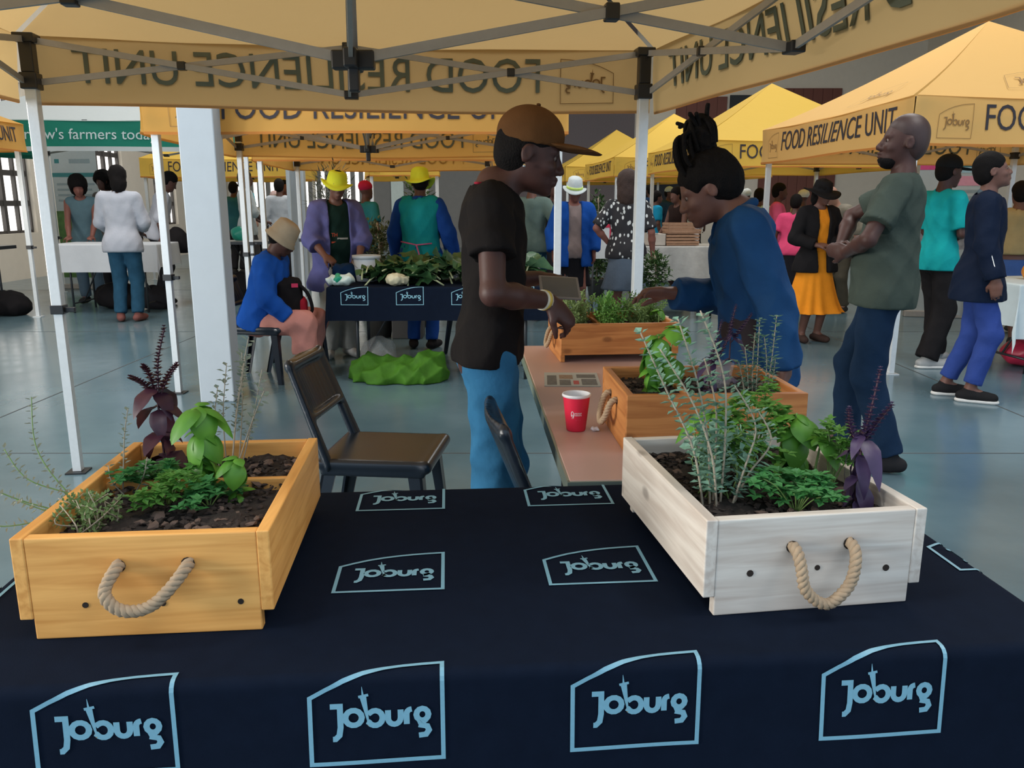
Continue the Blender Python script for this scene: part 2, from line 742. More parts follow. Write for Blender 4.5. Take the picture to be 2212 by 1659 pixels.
def ik(a, t, l1, l2, hint):
    a, t, hint = Vector(a), Vector(t), Vector(hint)
    d = t - a
    L = min(max(d.length, abs(l1 - l2) + 0.01), l1 + l2 - 0.004)
    u = d.normalized()
    t = a + u * L
    x = (l1 * l1 - l2 * l2 + L * L) / (2 * L)
    h = math.sqrt(max(l1 * l1 - x * x, 0))
    p = (hint - a) - u * (hint - a).dot(u)
    p = p.normalized() if p.length > 1e-5 else u.orthogonal().normalized()
    return a + u * x + p * h, t


def hand(B, w, d, n, side, curl=25, thumb=35, fat=1.0, spread=0.9):
    """palm, four unequal bent fingers, thumb off the side of the palm; d = hand direction, n = palm normal, side = +-1 for the thumb"""
    w, d = Vector(w), Vector(d).normalized()
    n = Vector(n)
    n = (n - d * n.dot(d)).normalized()
    t = d.cross(n).normalized() * side            # towards the thumb
    B.rc(w - d * 0.01, w + d * 0.04, 0.026 * fat, 0.037 * fat, 0.012, flat=(n, 0.55))
    B.rc(w + d * 0.04, w + d * 0.082, 0.038 * fat, 0.037 * fat, 0.012, flat=(n, 0.45))
    for i, (off, ln, r) in enumerate(((0.030, 0.072, 0.0088), (0.0105, 0.080, 0.009), (-0.0095, 0.075, 0.0086), (-0.028, 0.058, 0.0078))):
        base = w + d * (0.086 - 0.006 * abs(i - 1)) + t * off * spread
        dirn = (d + t * off * 2.2 * (spread - 0.55)).normalized()
        a = curl * (0.85 + 0.13 * i)
        p = base - d * 0.02
        B.rc(p, base, r * fat, r * fat, 0.006)
        p = base
        ang = 0.0
        for seg, sl in enumerate((0.44, 0.31, 0.25)):
            ang += a * (0.9 if seg == 0 else 1.1)
            v = dirn * math.cos(R(ang)) + n * math.sin(R(ang))
            q = p + v * ln * sl
            B.rc(p, q, r * fat * (1 - 0.08 * seg), r * fat * (0.93 - 0.1 * seg), 0.003)
            p = q
    p = w + d * 0.022 + t * 0.022 * fat
    v = (d * 0.62 + t * 0.72 + n * 0.25).normalized()
    q = p + v * 0.042
    B.rc(p, q, 0.0155 * fat, 0.012 * fat, 0.01)
    v2 = (d * math.cos(R(thumb)) + t * 0.22 + n * math.sin(R(thumb))).normalized()
    r2 = q + v2 * 0.030
    B.rc(q, r2, 0.0115 * fat, 0.0105 * fat, 0.004)
    B.rc(r2, r2 + (v2 + n * 0.25).normalized() * 0.024, 0.0102 * fat, 0.0085 * fat, 0.004)


class Figure:
    """one standing or seated person, sized for 1.75 m, then scaled; the figure faces local -Y"""

    def __init__(self, name, label, loc, rz, H, lean=0, side=0, twist=0, head=(0, 0, 0), arms=None, legs=None, pelvis=(0, 0, 0.93), slim=1.0, belly=1.0, chest=1.0,
                 skin_tone='dark', vox=0.012, group=None, face=True, shoulder=0.172, neck=0.0, cat='person', headfwd=0.0, headz=0.0):
        self.s = H / 1.75
        self.root = thing(name, label, cat, loc, rz, group)
        self.vox = vox
        self.tone = skin(skin_tone)
        self.slim, self.belly, self.chestw = slim, belly, chest
        self.face = face
        inv = (Matrix.Translation(loc) @ Matrix.Rotation(rz, 4, 'Z')).inverted()
        self.toL = lambda p: (inv @ Vector(p)) / self.s
        self.pel = Vector(pelvis)
        self.MT = Matrix.Translation(self.pel) @ Matrix.Rotation(R(twist), 4, 'Z') @ Matrix.Rotation(R(side), 4, 'Y') @ Matrix.Rotation(R(lean), 4, 'X') @ Matrix.Translation((0, 0, -0.93))
        self.M3 = self.MT.to_3x3()
        T = self.T
        self.neck0 = T((0, 0.015, 1.46))
        hb = T((0, -0.015 - headfwd - neck, 1.555 + headz))
        self.head0 = hb
        self.MH = Matrix.Translation(hb) @ (self.M3 @ Euler((R(head[0]), R(head[2]), R(head[1])), 'XYZ').to_matrix()).to_4x4()
        self.H3 = self.MH.to_3x3()
        sw = shoulder
        self.sh = {'R': T((-sw, 0.01, 1.415)), 'L': T((sw, 0.01, 1.415))}
        self.hip = {'R': self.pel + Matrix.Rotation(R(twist), 3, 'Z') @ Vector((-0.088, 0, -0.02)), 'L': self.pel + Matrix.Rotation(R(twist), 3, 'Z') @ Vector((0.088, 0, -0.02))}
        self.arm, self.leg, self.hands = {}, {}, {}
        arms = arms or {}
        for sd, sg in (('R', -1), ('L', 1)):
            a = arms.get(sd)
            S = self.sh[sd]
            if a is None:
                w = T((sg * 0.245, -0.04, 0.90))
                e = T((sg * 0.27, 0.06, 1.15))
                hd = dict(d=(0.0, -0.15, -1), n=(-sg, 0, 0), curl=18)
            else:
                w = self.toL(a['w']) if a.get('world', True) else Vector(a['w'])
                e = self.toL(a['e']) if a.get('world', True) else Vector(a['e'])
                hd = a
            el, w = ik(S, w, 0.285, 0.255, e)
            self.arm[sd] = (S, el, w)
            fd = (w - el).normalized()
            d = hd.get('d')
            if d is not None and a is not None and a.get('world', True):
                d = (Matrix.Rotation(-rz, 3, 'Z') @ Vector(d))
            nn = hd.get('n', (0, 0, -1))
            if a is not None and a.get('world', True):
                nn = (Matrix.Rotation(-rz, 3, 'Z') @ Vector(nn))
            self.hands[sd] = (w, d if d is not None else fd, nn, hd.get('curl', 25), hd.get('thumb', 30), sg * hd.get('flip', 1))
        legs = legs or {}
        for sd, sg in (('R', -1), ('L', 1)):
            g = legs.get(sd, {})
            an = Vector(g.get('a', (sg * 0.095, 0.02, 0.085)))
            kn = Vector(g.get('k', (sg * 0.10, -0.3, 0.5)))
            kne, an = ik(self.hip[sd], an, 0.425, 0.425, kn)
            td = Vector(g.get('toe', (sg * 0.25, -1, 0))).normalized()
            self.leg[sd] = (self.hip[sd], kne, an, td)

    def T(self, p):
        return self.MT @ Vector(p)

    def Hd(self, p):
        return self.MH @ Vector(p)

    def ball(self, B, c, r, infl=0.0, k=0.03, mode='u'):
        B.el(self.T(c), [q + infl for q in r], k, mode, self.M3)

    def torso(self, B, infl=0.0, k=0.05, pelvis=True):
        s, b, c = self.slim, self.belly, self.chestw
        if pelvis:
            self.ball(B, (0, 0.008, 0.95), (0.152 * s, 0.094 * s * (0.5 + 0.5 * b), 0.125), infl, k)
            self.ball(B, (0, 0.036, 0.90), (0.128 * s, 0.076, 0.09), infl, k)
        self.ball(B, (0, -0.002, 1.11), (0.130 * s * (0.6 + 0.4 * b), 0.086 * b, 0.17), infl, k)
        self.ball(B, (0, 0.0, 1.29), (0.152 * s, 0.096 * c, 0.165), infl, k)
        B.rc(self.T((-0.13, 0.012, 1.415)), self.T((0.13, 0.012, 1.415)), 0.052 + infl, 0.052 + infl, k)
        B.rc(self.T((0, 0.022, 1.40)), self.T((0, 0.012, 1.485)), 0.078 + infl * 0.6, 0.050 + infl * 0.3, k)

    def body(self):
        B = Body()
        self.torso(B)
        B.rc(self.T((0, 0.018, 1.42)), self.Hd((0, 0.02, 0.02)), 0.054, 0.050, 0.03)
        for sd in 'RL':
            S, e, w = self.arm[sd]
            B.rc(S, e, 0.048, 0.038, 0.03)
            m = e.lerp(w, 0.35)
            B.rc(e, m, 0.038, 0.040, 0.015)
            B.rc(m, w, 0.040, 0.026, 0.015)
            hw, d, n, cu, th, sg = self.hands[sd]
            fine_ = self.vox <= 0.009
            hand(B, w, d, n, sg, cu, th, fat=1.0 if fine_ else 1.12, spread=0.95 if fine_ else 1.15)
            h, kn, an, td = self.leg[sd]
            B.rc(h, kn, 0.070 * self.slim, 0.054, 0.03)
            m = kn.lerp(an, 0.35)
            B.rc(kn, m, 0.053, 0.056, 0.02)
            B.rc(m, an, 0.054, 0.036, 0.02)
            B.rc(an, an + td * 0.13 + Vector((0, 0, -0.045)), 0.038, 0.028, 0.02)
        self.heads(B)
        me = B.mesh('body', self.vox, self.tone, self.s)
        o = link('body', me, self.root)
        return o

    def heads(self, B):
        E = lambda c, r, k=0.012, mode='u', rot=None: B.el(self.Hd(c), r, k, mode, self.H3 if rot is None else self.H3 @ rot)
        Cc = lambda a, b, ra, rb, k=0.008: B.rc(self.Hd(a), self.Hd(b), ra, rb, k)
        E((0, 0.012, 0.115), (0.076, 0.094, 0.088), 0.02)
        E((0, -0.025, 0.06), (0.064, 0.068, 0.085), 0.03)
        E((0, -0.045, 0.005), (0.046, 0.050, 0.042), 0.025)
        if not self.face:
            Cc((0, -0.09, 0.08), (0, -0.105, 0.05), 0.010, 0.015)
            return
        E((0, -0.076, -0.022), (0.022, 0.022, 0.018), 0.012)                           # chin
        E((-0.036, -0.062, 0.050), (0.026, 0.026, 0.022), 0.015)                    # cheeks
        E((0.036, -0.062, 0.050), (0.026, 0.026, 0.022), 0.015)
        Cc((-0.042, -0.072, 0.103), (0.042, -0.072, 0.103), 0.0125, 0.0125, 0.012)  # brow
        for sg in (-1, 1):
            E((sg * 0.030, -0.092, 0.083), (0.017, 0.014, 0.011), 0.008, 's')
        Cc((0, -0.086, 0.092), (0, -0.109, 0.049), 0.0085, 0.0140, 0.008)          # nose
        E((-0.014, -0.100, 0.045), (0.0120, 0.014, 0.010), 0.006)
        E((0.014, -0.100, 0.045), (0.0120, 0.014, 0.010), 0.006)
        E((0, -0.092, 0.022), (0.026, 0.019, 0.0085), 0.004)                        # lips
        E((0, -0.090, 0.006), (0.024, 0.019, 0.0095), 0.003)
        for sg in (-1, 1):
            E((sg * 0.080, 0.012, 0.075), (0.009, 0.021, 0.032), 0.006)
            E((sg * 0.088, 0.008, 0.078), (0.006, 0.011, 0.018), 0.004, 's')

    def eyes(self, r=0.0115):
        iris = mat('iris', (0.012, 0.006, 0.005), 0.3, 0.05)
        white = mat('eye_white', (0.20, 0.15, 0.13), 0.45, 0.03)
        for sg in (-1, 1):
            c = Vector((sg * 0.030, -0.0745, 0.083))
            mb = MB()
            mb.lathe([(0.0005, -r), (r * 0.6, -r * 0.8), (r, 0), (r * 0.6, r * 0.8), (0.0005, r)], 10)
            mb.v = [tuple(self.Hd(c + Vector(v)) * self.s) for v in mb.v]
            e = mb.build('eye', white, self.root, True)
            m2 = MB().lathe([(0.0005, -0.002), (0.0055, -0.001), (0.0055, 0.001), (0.0005, 0.002)], 8)
            m2.v = [tuple(self.Hd(c + Vector((v[0], -r * 0.93 + v[2], v[1] - 0.002))) * self.s) for v in m2.v]
            m2.build('iris', iris, e)

    def part(self, name, B, m, label=None, vox=None):
        o = link(name, B.mesh(name, vox or self.vox, m, self.s), self.root)
        if label:
            o['label'] = label
        return o

    # --- clothes
    def top(self, name, m, infl=0.016, sleeve=0.55, hem=0.86, neck=0.075, open_front=0.0, fold=0.010, sleeve_r=None, flare=0.0, vneck=False, label=None, seed=1, hem_out=0.012, collar=0.0, vox=None, hem_ball=True, hem_y=0.0):
        B = Body()
        self.torso(B, infl)
        if hem < 1.2 and hem_ball:
            self.ball(B, (0, 0.004, hem + 0.03), (0.166 * self.slim + infl + max(hem_out, 0.002) + 0.004 + flare, 0.106 * (0.5 + 0.5 * self.belly) + infl + hem_out + flare + hem_y, 0.26), 0, 0.05)
        if hem < 0.93 and hem_ball:
            self.ball(B, (0, 0.022, 0.90), (0.132 * self.slim, 0.068 + hem_y, 0.11), infl + hem_out, 0.05)
        if self.belly > 1.05:
            self.ball(B, (0, -0.02, 1.08), (0.145 * self.slim * self.belly, 0.11 * self.belly, 0.17), infl, 0.05)
        sr = sleeve_r or 0.012
        for sd in 'RL':
            S, e, w = self.arm[sd]
            if sleeve <= 0:
                continue
            if sleeve <= 1.0:
                q = S.lerp(e, sleeve)
                B.rc(S, q, 0.050 + infl * 0.6 + sr * 0.5, 0.046 + infl * 0.4 + sr, 0.022, cut=True)
            else:
                q = e.lerp(w, sleeve - 1.0)
                B.rc(S, e, 0.052 + infl * 0.6 + sr * 0.4, 0.043 + infl * 0.5 + sr, 0.018)
                B.rc(e, q, 0.045 + infl * 0.5 + sr, 0.034 + infl * 0.5 + sr, 0.012, cut=True)
        if fold:
            B.folds(fold, 34, seed)
        if neck:
            B.rc(self.T((0, 0.02, 1.47)), self.T((0, -0.07, 1.60)), neck - 0.012, neck + 0.05, 0.01, 's')
            if vneck:
                B.rc(self.T((0, -0.12, 1.46)), self.T((0, -0.13, 1.33)), 0.05, 0.006, 0.006, 's')
        if open_front:
            B.bx(self.T((0, -0.22, 1.15)), (open_front, 0.215, 0.42), 0.02, 0.01, 's', self.M3)
        if collar:
            for sg in (-1, 1):
                B.rc(self.T((sg * 0.020, 0.06, 1.495)), self.T((sg * 0.075, -0.005, 1.470)), 0.02, 0.018, 0.01)
                B.rc(self.T((sg * 0.075, -0.005, 1.470)), self.T((sg * (0.05 + open_front * 0.5), -0.10, 1.38)), 0.018, 0.012, 0.01)
        B.plane(self.T((0, 0, hem)), self.M3 @ Vector((0, 0, -1)))
        return self.part(name, B, m, label, vox)

    def trousers(self, m, name='trousers', infl=0.014, to=0.93, wide=0.0, waist=1.0, fold=0.010, seed=2, label=None, vox=None, frm=0.0):
        B = Body()
        s = self.slim
        RZ = self.M3 if abs(self.pel.z - 0.93) < 0.1 else np.eye(3)
        B.el(self.pel + Vector((0, 0.008, 0.02)), (0.150 * s + infl, 0.092 * s + infl, 0.125 + infl), 0.04)
        B.el(self.pel + Vector((0, 0.024, -0.03)), (0.126 * s + infl, 0.068 + infl, 0.09 + infl), 0.04)
        for sd in 'RL':
            h, kn, an, td = self.leg[sd]
            B.rc(h, kn, 0.074 * s + infl, 0.060 + infl + wide * 0.5, 0.03)
            q = kn.lerp(an, to)
            B.rc(kn, q, 0.058 + infl + wide * 0.5, 0.044 + infl + wide, 0.03, cut=True)
        if fold:
            B.folds(fold, 30, seed)
        B.plane((0, 0, self.pel.z + waist - 0.93), (0, 0, 1))
        return self.part(name, B, m, label, vox)

    def skirt(self, m, name='skirt', z0=0.45, z1=1.0, r0=0.26, r1=0.15, pleats=14, amp=0.06, ex=1.12, label=None, power=0.8, vox=None):
        B = Body()
        B.skirt((self.pel.x, self.pel.y + 0.01, 0), z0, z1, r0, r1, pleats, amp, ex=ex, power=power)
        return self.part(name, B, m, label, vox)

    def shoes(self, m, sole=None, name='shoe', big=1.0):
        for sd in 'RL':
            h, kn, an, td = self.leg[sd]
            B = Body()
            g = Vector((an.x, an.y, an.z - 0.085))
            up = Vector((0, 0, 1))
            B.rc(g + up * 0.045 - td * 0.045, g + up * 0.040 + td * 0.15 * big, 0.042, 0.040, 0.02, flat=(up, 0.9))
            B.rc(an + up * 0.0, g + up * 0.055, 0.043, 0.046, 0.02)
            B.rc(g + up * 0.055 + td * 0.03, g + up * 0.045 + td * 0.11, 0.043, 0.036, 0.02)
            B.plane(g + up * 0.002, (0, 0, -1))
            o = self.part(name, B, m, vox=max(self.vox * 0.8, 0.007))
            if sole:
                S = Body()
                S.rc(g + up * 0.013 - td * 0.045, g + up * 0.013 + td * 0.155 * big, 0.046, 0.044, 0.01, flat=(up, 0.5))
                S.plane(g, (0, 0, -1))
                S.plane(g + up * 0.026, (0, 0, 1))
                so = link('sole', S.mesh('sole', max(self.vox * 0.7, 0.006), sole, self.s), o)

    # --- hair and hats
    def hair(self, m, size=0.012, back=0.0, name='hair', cap=None, bump=0.012, freq=60, low=0.0, label=None):
        """cropped or full hair over the skull, face left free"""
        B = Body()
        B.el(self.Hd((0, 0.018, 0.125)), (0.078 + size, 0.096 + size, 0.090 + size), 0.02, 'u', self.H3)
        B.el(self.Hd((0, 0.050, 0.07 - low)), (0.068 + size, 0.062 + size + back, 0.075 + size * 0.5 + low), 0.03, 'u', self.H3)
        if bump:
            B.folds(bump, freq, 3)
        B.el(self.Hd((0, -0.095, 0.045)), (0.088, 0.075, 0.085), 0.012, 's', self.H3)
        for sg in (-1, 1):
            B.el(self.Hd((sg * 0.10, -0.005, 0.068)), (0.045, 0.028, 0.042), 0.01, 's', self.H3)
        return self.part(name, B, m, label)

    def cap(self, m, name='cap', label=None, tilt=0.0, bill=0.085, drop=0.012):
        B = Body()
        B.el(self.Hd((0, 0.014, 0.135)), (0.091, 0.111, 0.094), 0.02, 'u', self.H3)
        B.plane(self.Hd((0, 0.0, 0.108)), self.H3 @ Vector((0, -0.12, -1)))
        B.el(self.Hd((0, 0.014, 0.100)), (0.077, 0.095, 0.085), 0.004, 's', self.H3)
        o = self.part(name, B, m, label, min(self.vox, 0.009))
        b = Body()
        b.rc(self.Hd((0, -0.075, 0.122)), self.Hd((0, -0.075 - bill, 0.122 - drop)), 0.076, 0.070, 0.01, flat=(self.H3 @ Vector((0, 0, 1)), 0.11))
        b.el(self.Hd((0, 0.008, 0.12)), (0.078, 0.096, 0.08), 0.004, 's', self.H3)
        link('bill', b.mesh('bill', min(self.vox, 0.006), m, self.s), o)
        B2 = Body().el(self.Hd((0, 0.014, 0.232)), (0.008, 0.008, 0.005), 0.002, 'u', self.H3)
        link('button', B2.mesh('button', 0.003, m, self.s), o)
        return o

    def brim_hat(self, m, name='hat', crown=0.10, brim=0.07, top=1.0, droop=0.02, label=None, band=None, wave=0.0):
        mb = MB()
        seg = 36
        prof = [(0.001, 0.138 + crown * 0.98), (0.055 * top, 0.138 + crown), (0.083 * top, 0.130 + crown * 0.88), (0.094, 0.11 + crown * 0.4), (0.098, 0.105), (0.106, 0.100), (0.09 + brim * 0.5, 0.098 - droop * 0.4), (0.09 + brim, 0.10 - droop),
                (0.088 + brim, 0.094 - droop), (0.098, 0.092), (0.093, 0.10), (0.090, 0.13), (0.07, 0.115 + crown * 0.9), (0.001, 0.125 + crown)]
        mb.lathe(prof, seg)
        for i, v in enumerate(mb.v):
            a = math.atan2(v[1], v[0])
            rr = math.hypot(v[0], v[1])
            dz = wave * max(0, rr - 0.09) / max(brim, 0.01) * math.cos(2 * a + 0.7)
            mb.v[i] = tuple(self.Hd((v[0] * 0.97, v[1] * 1.16 + 0.018, v[2] + dz)) * self.s)
        o = mb.build(name, m, self.root, True)
        if label:
            o['label'] = label
        if band:
            b2 = MB().lathe([(0.096, 0.106), (0.1015, 0.106), (0.0995, 0.135), (0.092, 0.135)], seg)
            b2.v = [tuple(self.Hd((v[0] * 0.97, v[1] * 1.16 + 0.018, v[2])) * self.s) for v in b2.v]
            b2.build('hat_band', band, o, True)
        return o

    def cuff(self, sd, t0, t1, r, m, name='reflective_band', upper=False):
        S, e, w = self.arm[sd]
        a, b = (S, e) if upper else (e, w)
        p, q = a.lerp(b, t0), a.lerp(b, t1)
        mb = MB().tube([p * self.s, q * self.s], [r * self.s, (r * 0.97) * self.s], 16)
        return mb.build(name, m, self.root, True)

# ------------------------------------------------------------------ palette
YEL = cloth_through('tent_yellow_fabric', (0.70, 0.40, 0.105), (0.80, 0.46, 0.12), 0.42)
YEL2 = cloth_through('tent_bright_yellow_fabric', (0.80, 0.54, 0.10), (0.85, 0.55, 0.10), 0.35)
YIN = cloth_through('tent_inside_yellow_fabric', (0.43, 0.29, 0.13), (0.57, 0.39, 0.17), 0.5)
YEL3 = cloth_through('tent_warm_yellow_fabric', (0.80, 0.50, 0.175), (0.82, 0.50, 0.17), 0.35)
HEM = cloth_through('tent_hem_fabric', (0.55, 0.22, 0.05), (0.55, 0.24, 0.06), 0.25)
GRN = cloth_through('tent_green_fabric', (0.015, 0.20, 0.14), (0.02, 0.22, 0.15), 0.3)
WHF = cloth_through('tent_white_fabric', (0.55, 0.60, 0.60), (0.5, 0.55, 0.55), 0.3)
INK = mat('dark_ink', (0.025, 0.022, 0.03), 0.8, 0.1)
INK_THROUGH = cloth_through('ink_showing_through', (0.23, 0.25, 0.18), (0.20, 0.22, 0.16), 0.35)
INK_SOFT = mat('soft_brown_ink', (0.22, 0.12, 0.04), 0.8, 0.1)
WHINK = mat('pale_ink', (0.42, 0.52, 0.52), 0.8, 0.1)
ALU = mat('brushed_aluminium', (0.62, 0.66, 0.68), 0.32, 0.08, 40, 0.04, 90, metallic=0.2)
ALU_BAR = mat('grey_aluminium', (0.36, 0.34, 0.31), 0.5, 0.1, 30, metallic=0.25)
BLK = mat('black_plastic', (0.012, 0.013, 0.015), 0.35, 0.1, 30)
RED = mat('red_plastic', (0.5, 0.03, 0.04), 0.4)

# ------------------------------------------------------------------ hall
def floor_mat():
    m, nt, b = nodes_of('polished_concrete')
    N, L = nt.nodes, nt.links
    tc = N.new('ShaderNodeTexCoord')
    n1 = N.new('ShaderNodeTexNoise')
    n1.inputs['Scale'].default_value = 0.9
    n1.inputs['Detail'].default_value = 8
    n1.inputs['Roughness'].default_value = 0.62
    L.new(tc.outputs['Object'], n1.inputs['Vector'])
    r = N.new('ShaderNodeValToRGB')
    r.color_ramp.elements[0].position = 0.3
    r.color_ramp.elements[0].color = (0.075, 0.135, 0.165, 1)
    r.color_ramp.elements[1].position = 0.72
    r.color_ramp.elements[1].color = (0.130, 0.205, 0.240, 1)
    L.new(n1.outputs['Fac'], r.inputs['Fac'])
    L.new(r.outputs['Color'], b.inputs['Base Color'])
    n2 = N.new('ShaderNodeTexNoise')
    n2.inputs['Scale'].default_value = 6
    n2.inputs['Detail'].default_value = 6
    L.new(tc.outputs['Object'], n2.inputs['Vector'])
    rr = N.new('ShaderNodeMapRange')
    rr.inputs['To Min'].default_value = 0.13
    rr.inputs['To Max'].default_value = 0.26
    L.new(n2.outputs['Fac'], rr.inputs['Value'])
    L.new(rr.outputs['Result'], b.inputs['Roughness'])
    b.inputs['Specular IOR Level'].default_value = 0.6
    bp = N.new('ShaderNodeBump')
    bp.inputs['Strength'].default_value = 0.05
    bp.inputs['Distance'].default_value = 0.02
    n3 = N.new('ShaderNodeTexNoise')
    n3.inputs['Scale'].default_value = 2.2
    L.new(tc.outputs['Object'], n3.inputs['Vector'])
    L.new(n3.outputs['Fac'], bp.inputs['Height'])
    L.new(bp.outputs['Normal'], b.inputs['Normal'])
    return m


XL, XR, YB, ZC = -9.2, 13.0, 27.0, 8.6
fl = MB().box((XL - 0.3, -6.0, -0.2), (XR + 0.3, YB + 0.3, 0.0)).build('floor', floor_mat())
struct(fl, 'polished grey concrete hall floor with soft reflections')
jm = mat('joint_sealant', (0.05, 0.06, 0.065), 0.6)
jo = MB()
for y in (4.4, 8.9, 13.4, 17.9):
    jo.box((XL, y, 0.0), (XR, y + 0.012, 0.0012))
for x in (-3.4, 3.4, 8.0):
    jo.box((x, -5, 0.0), (x + 0.012, YB, 0.0011))
jo.build('saw_joint', jm, fl)
CREAM = mat('cream_wall_paint', (0.62, 0.57, 0.48), 0.8, 0.06, 6, 0.05, 60)
GREYW = mat('grey_wall_paint', (0.20, 0.20, 0.19), 0.8, 0.08, 6)
BROWN = mat('brown_door_paint', (0.14, 0.045, 0.030), 0.65, 0.15, 8, stretch=(6, 6, 0.4))
DARKW = mat('dark_recess', (0.025, 0.03, 0.035), 0.8, 0.2, 5)
STEEL = mat('dark_steel', (0.05, 0.045, 0.042), 0.5, 0.1)
PANE = glow('daylight_pane', (1.0, 0.96, 0.90), 1.6)

# left wall, built around its window openings
wl = MB()
wins = [(-3.4, -1.4), (0.2, 2.2), (14.4, 16.0), (18.4, 19.8), (21.4, 22.8)]
prev = -6.0
for a, b in wins:
    wl.box((XL - 0.2, prev, 0), (XL, a, ZC))
    wl.box((XL - 0.2, a, 0), (XL, b, 0.85))
    wl.box((XL - 0.2, a, 3.6), (XL, b, ZC))
    prev = b
wl.box((XL - 0.2, prev, 0), (XL, YB + 0.2, ZC))
struct(wl.build('wall_left', CREAM), 'cream painted hall wall with tall barred windows')
pane_me = MB().box((-0.02, -0.5, -0.5), (0.02, 0.5, 0.5)).mesh('pane', PANE)
for n, (a, b) in enumerate(wins, 1):
    root = MB()
    nc, nr = 4, 5
    z0, z1 = 0.85, 3.6
    for i in range(nc + 1):
        y = a + (b - a) * i / nc
        w = 0.05 if i not in (0, nc, 2) else 0.09
        root.box((XL - 0.16, y - w / 2, z0), (XL - 0.08, y + w / 2, z1))
    for j in range(nr + 1):
        z = z0 + (z1 - z0) * j / nr
        root.box((XL - 0.15, a, z - 0.05), (XL - 0.09, b, z + 0.05))
    fr = struct(root.build('window_%d' % n, STEEL), 'tall dark framed window with bright daylight panes')
    for i in range(nc):
        for j in range(nr):
            p = link('pane', pane_me, fr)
            p.location = (XL - 0.17, a + (b - a) * (i + 0.5) / nc, z0 + (z1 - z0) * (j + 0.5) / nr)
            p.scale = (1, (b - a) / nc - 0.02, (z1 - z0) / nr - 0.02)

# back wall with strip window, tall brown doors, dark opening
wb_ = MB()
wb_.box((XL, YB, 0), (-9.0, YB + 0.2, ZC))
wb_.box((-9.0, YB, 0), (-4.6, YB + 0.2, 1.3))
wb_.box((-9.0, YB, 3.2), (-4.6, YB + 0.2, ZC))
wb_.box((-4.6, YB, 0), (4.3, YB + 0.2, ZC))
wb_.box((4.3, YB, 3.0), (6.0, YB + 0.2, ZC))
wb_.box((6.0, YB, 0), (XR, YB + 0.2, ZC))
struct(wb_.build('wall_back', CREAM), 'cream end wall of the hall')
mb = MB()
k = 16
for i in range(k + 1):
    x = -9.0 + 4.4 * i / k
    mb.box((x - 0.07, YB - 0.04, 1.3), (x + 0.07, YB + 0.1, 3.2))
fr = struct(mb.build('window_6', mat('grey_pier_paint', (0.22, 0.22, 0.21))), 'window of narrow upright panes in the end wall')
for i in range(k):
    p = link('pane', pane_me, fr)
    p.location = (-9.0 + 4.4 * (i + 0.5) / k, YB + 0.06, 2.25)
    p.rotation_euler = (0, 0, R(90))
    p.scale = (1, 4.4 / k - 0.02, 1.88)
mb = MB().box((-4.6, YB - 0.06, 0), (-1.0, YB, 5.6))
struct(mb.build('trim_1', GREYW), 'grey painted bay of the end wall')
mb = MB().box((-3.9, YB - 0.14, 0), (-3.5, YB - 0.06, 2.9)).box((-4.4, YB - 0.14, 2.5), (-3.0, YB - 0.07, 2.9))
struct(mb.build('trim_2', mat('pale_door_case', (0.62, 0.72, 0.68), 0.7)), 'pale door surround on the grey bay')
mb = MB().box((-1.0, YB - 0.08, 0), (3.9, YB, 7.6))
struct(mb.build('trim_3', mat('brown_grey_panelling', (0.12, 0.10, 0.105), 0.7)), 'dark brown grey panelled bay of the end wall')
mb = MB().box((4.3, YB + 1.6, 0), (6.0, YB + 1.7, 3.0)).box((4.2, YB + 0.2, 0), (4.3, YB + 1.7, 3.0)).box((6.0, YB + 0.2, 0), (6.1, YB + 1.7, 3.0)).box((4.2, YB + 0.2, 3.0), (6.1, YB + 1.7, 3.1)).box((4.3, YB + 0.2, -0.1), (6.0, YB + 1.7, 0.0))
struct(mb.build('trim_4', DARKW), 'dark doorway recess in the end wall')


def plank_door(name, x0, x1, z0, z1, label, nplank):
    d = MB().box((x0, YB - 0.10, z0), (x1, YB, z1)).build(name, BROWN)
    struct(d, label)
    w = (x1 - x0) / nplank
    me = MB().box((0.01, -0.02, 0), (w - 0.01, 0, z1 - z0 - 0.04)).mesh('plank', BROWN)
    for i in range(nplank):
        p = link('plank', me, d)
        p.location = (x0 + i * w, YB - 0.10, z0 + 0.02)
    return d


plank_door('door_1', 7.95, 10.4, 0, 4.95, 'tall red brown boarded sliding door', 8)
plank_door('door_2', 5.2, 6.8, 3.4, 4.7, 'brown boarded hatch high in the end wall', 5)
mb = MB().box((6.9, YB - 0.07, 4.35), (7.9, YB, 4.75))  # plain dark board on the wall face, no opening behind it
struct(mb.build('trim_5', DARKW), 'flat dark panel high on the end wall')
struct(MB().box((XR, 2.0, 0), (XR + 0.2, YB + 0.2, ZC)).build('wall_right', CREAM), 'cream side wall of the hall')
struct(MB().box((XL - 0.2, -2.5, ZC), (XR + 0.2, YB + 0.2, ZC + 0.15)).build('ceiling', mat('roof_sheet', (0.16, 0.16, 0.15), 0.8, 0.1, 4)), 'grey roof sheeting of the hall')
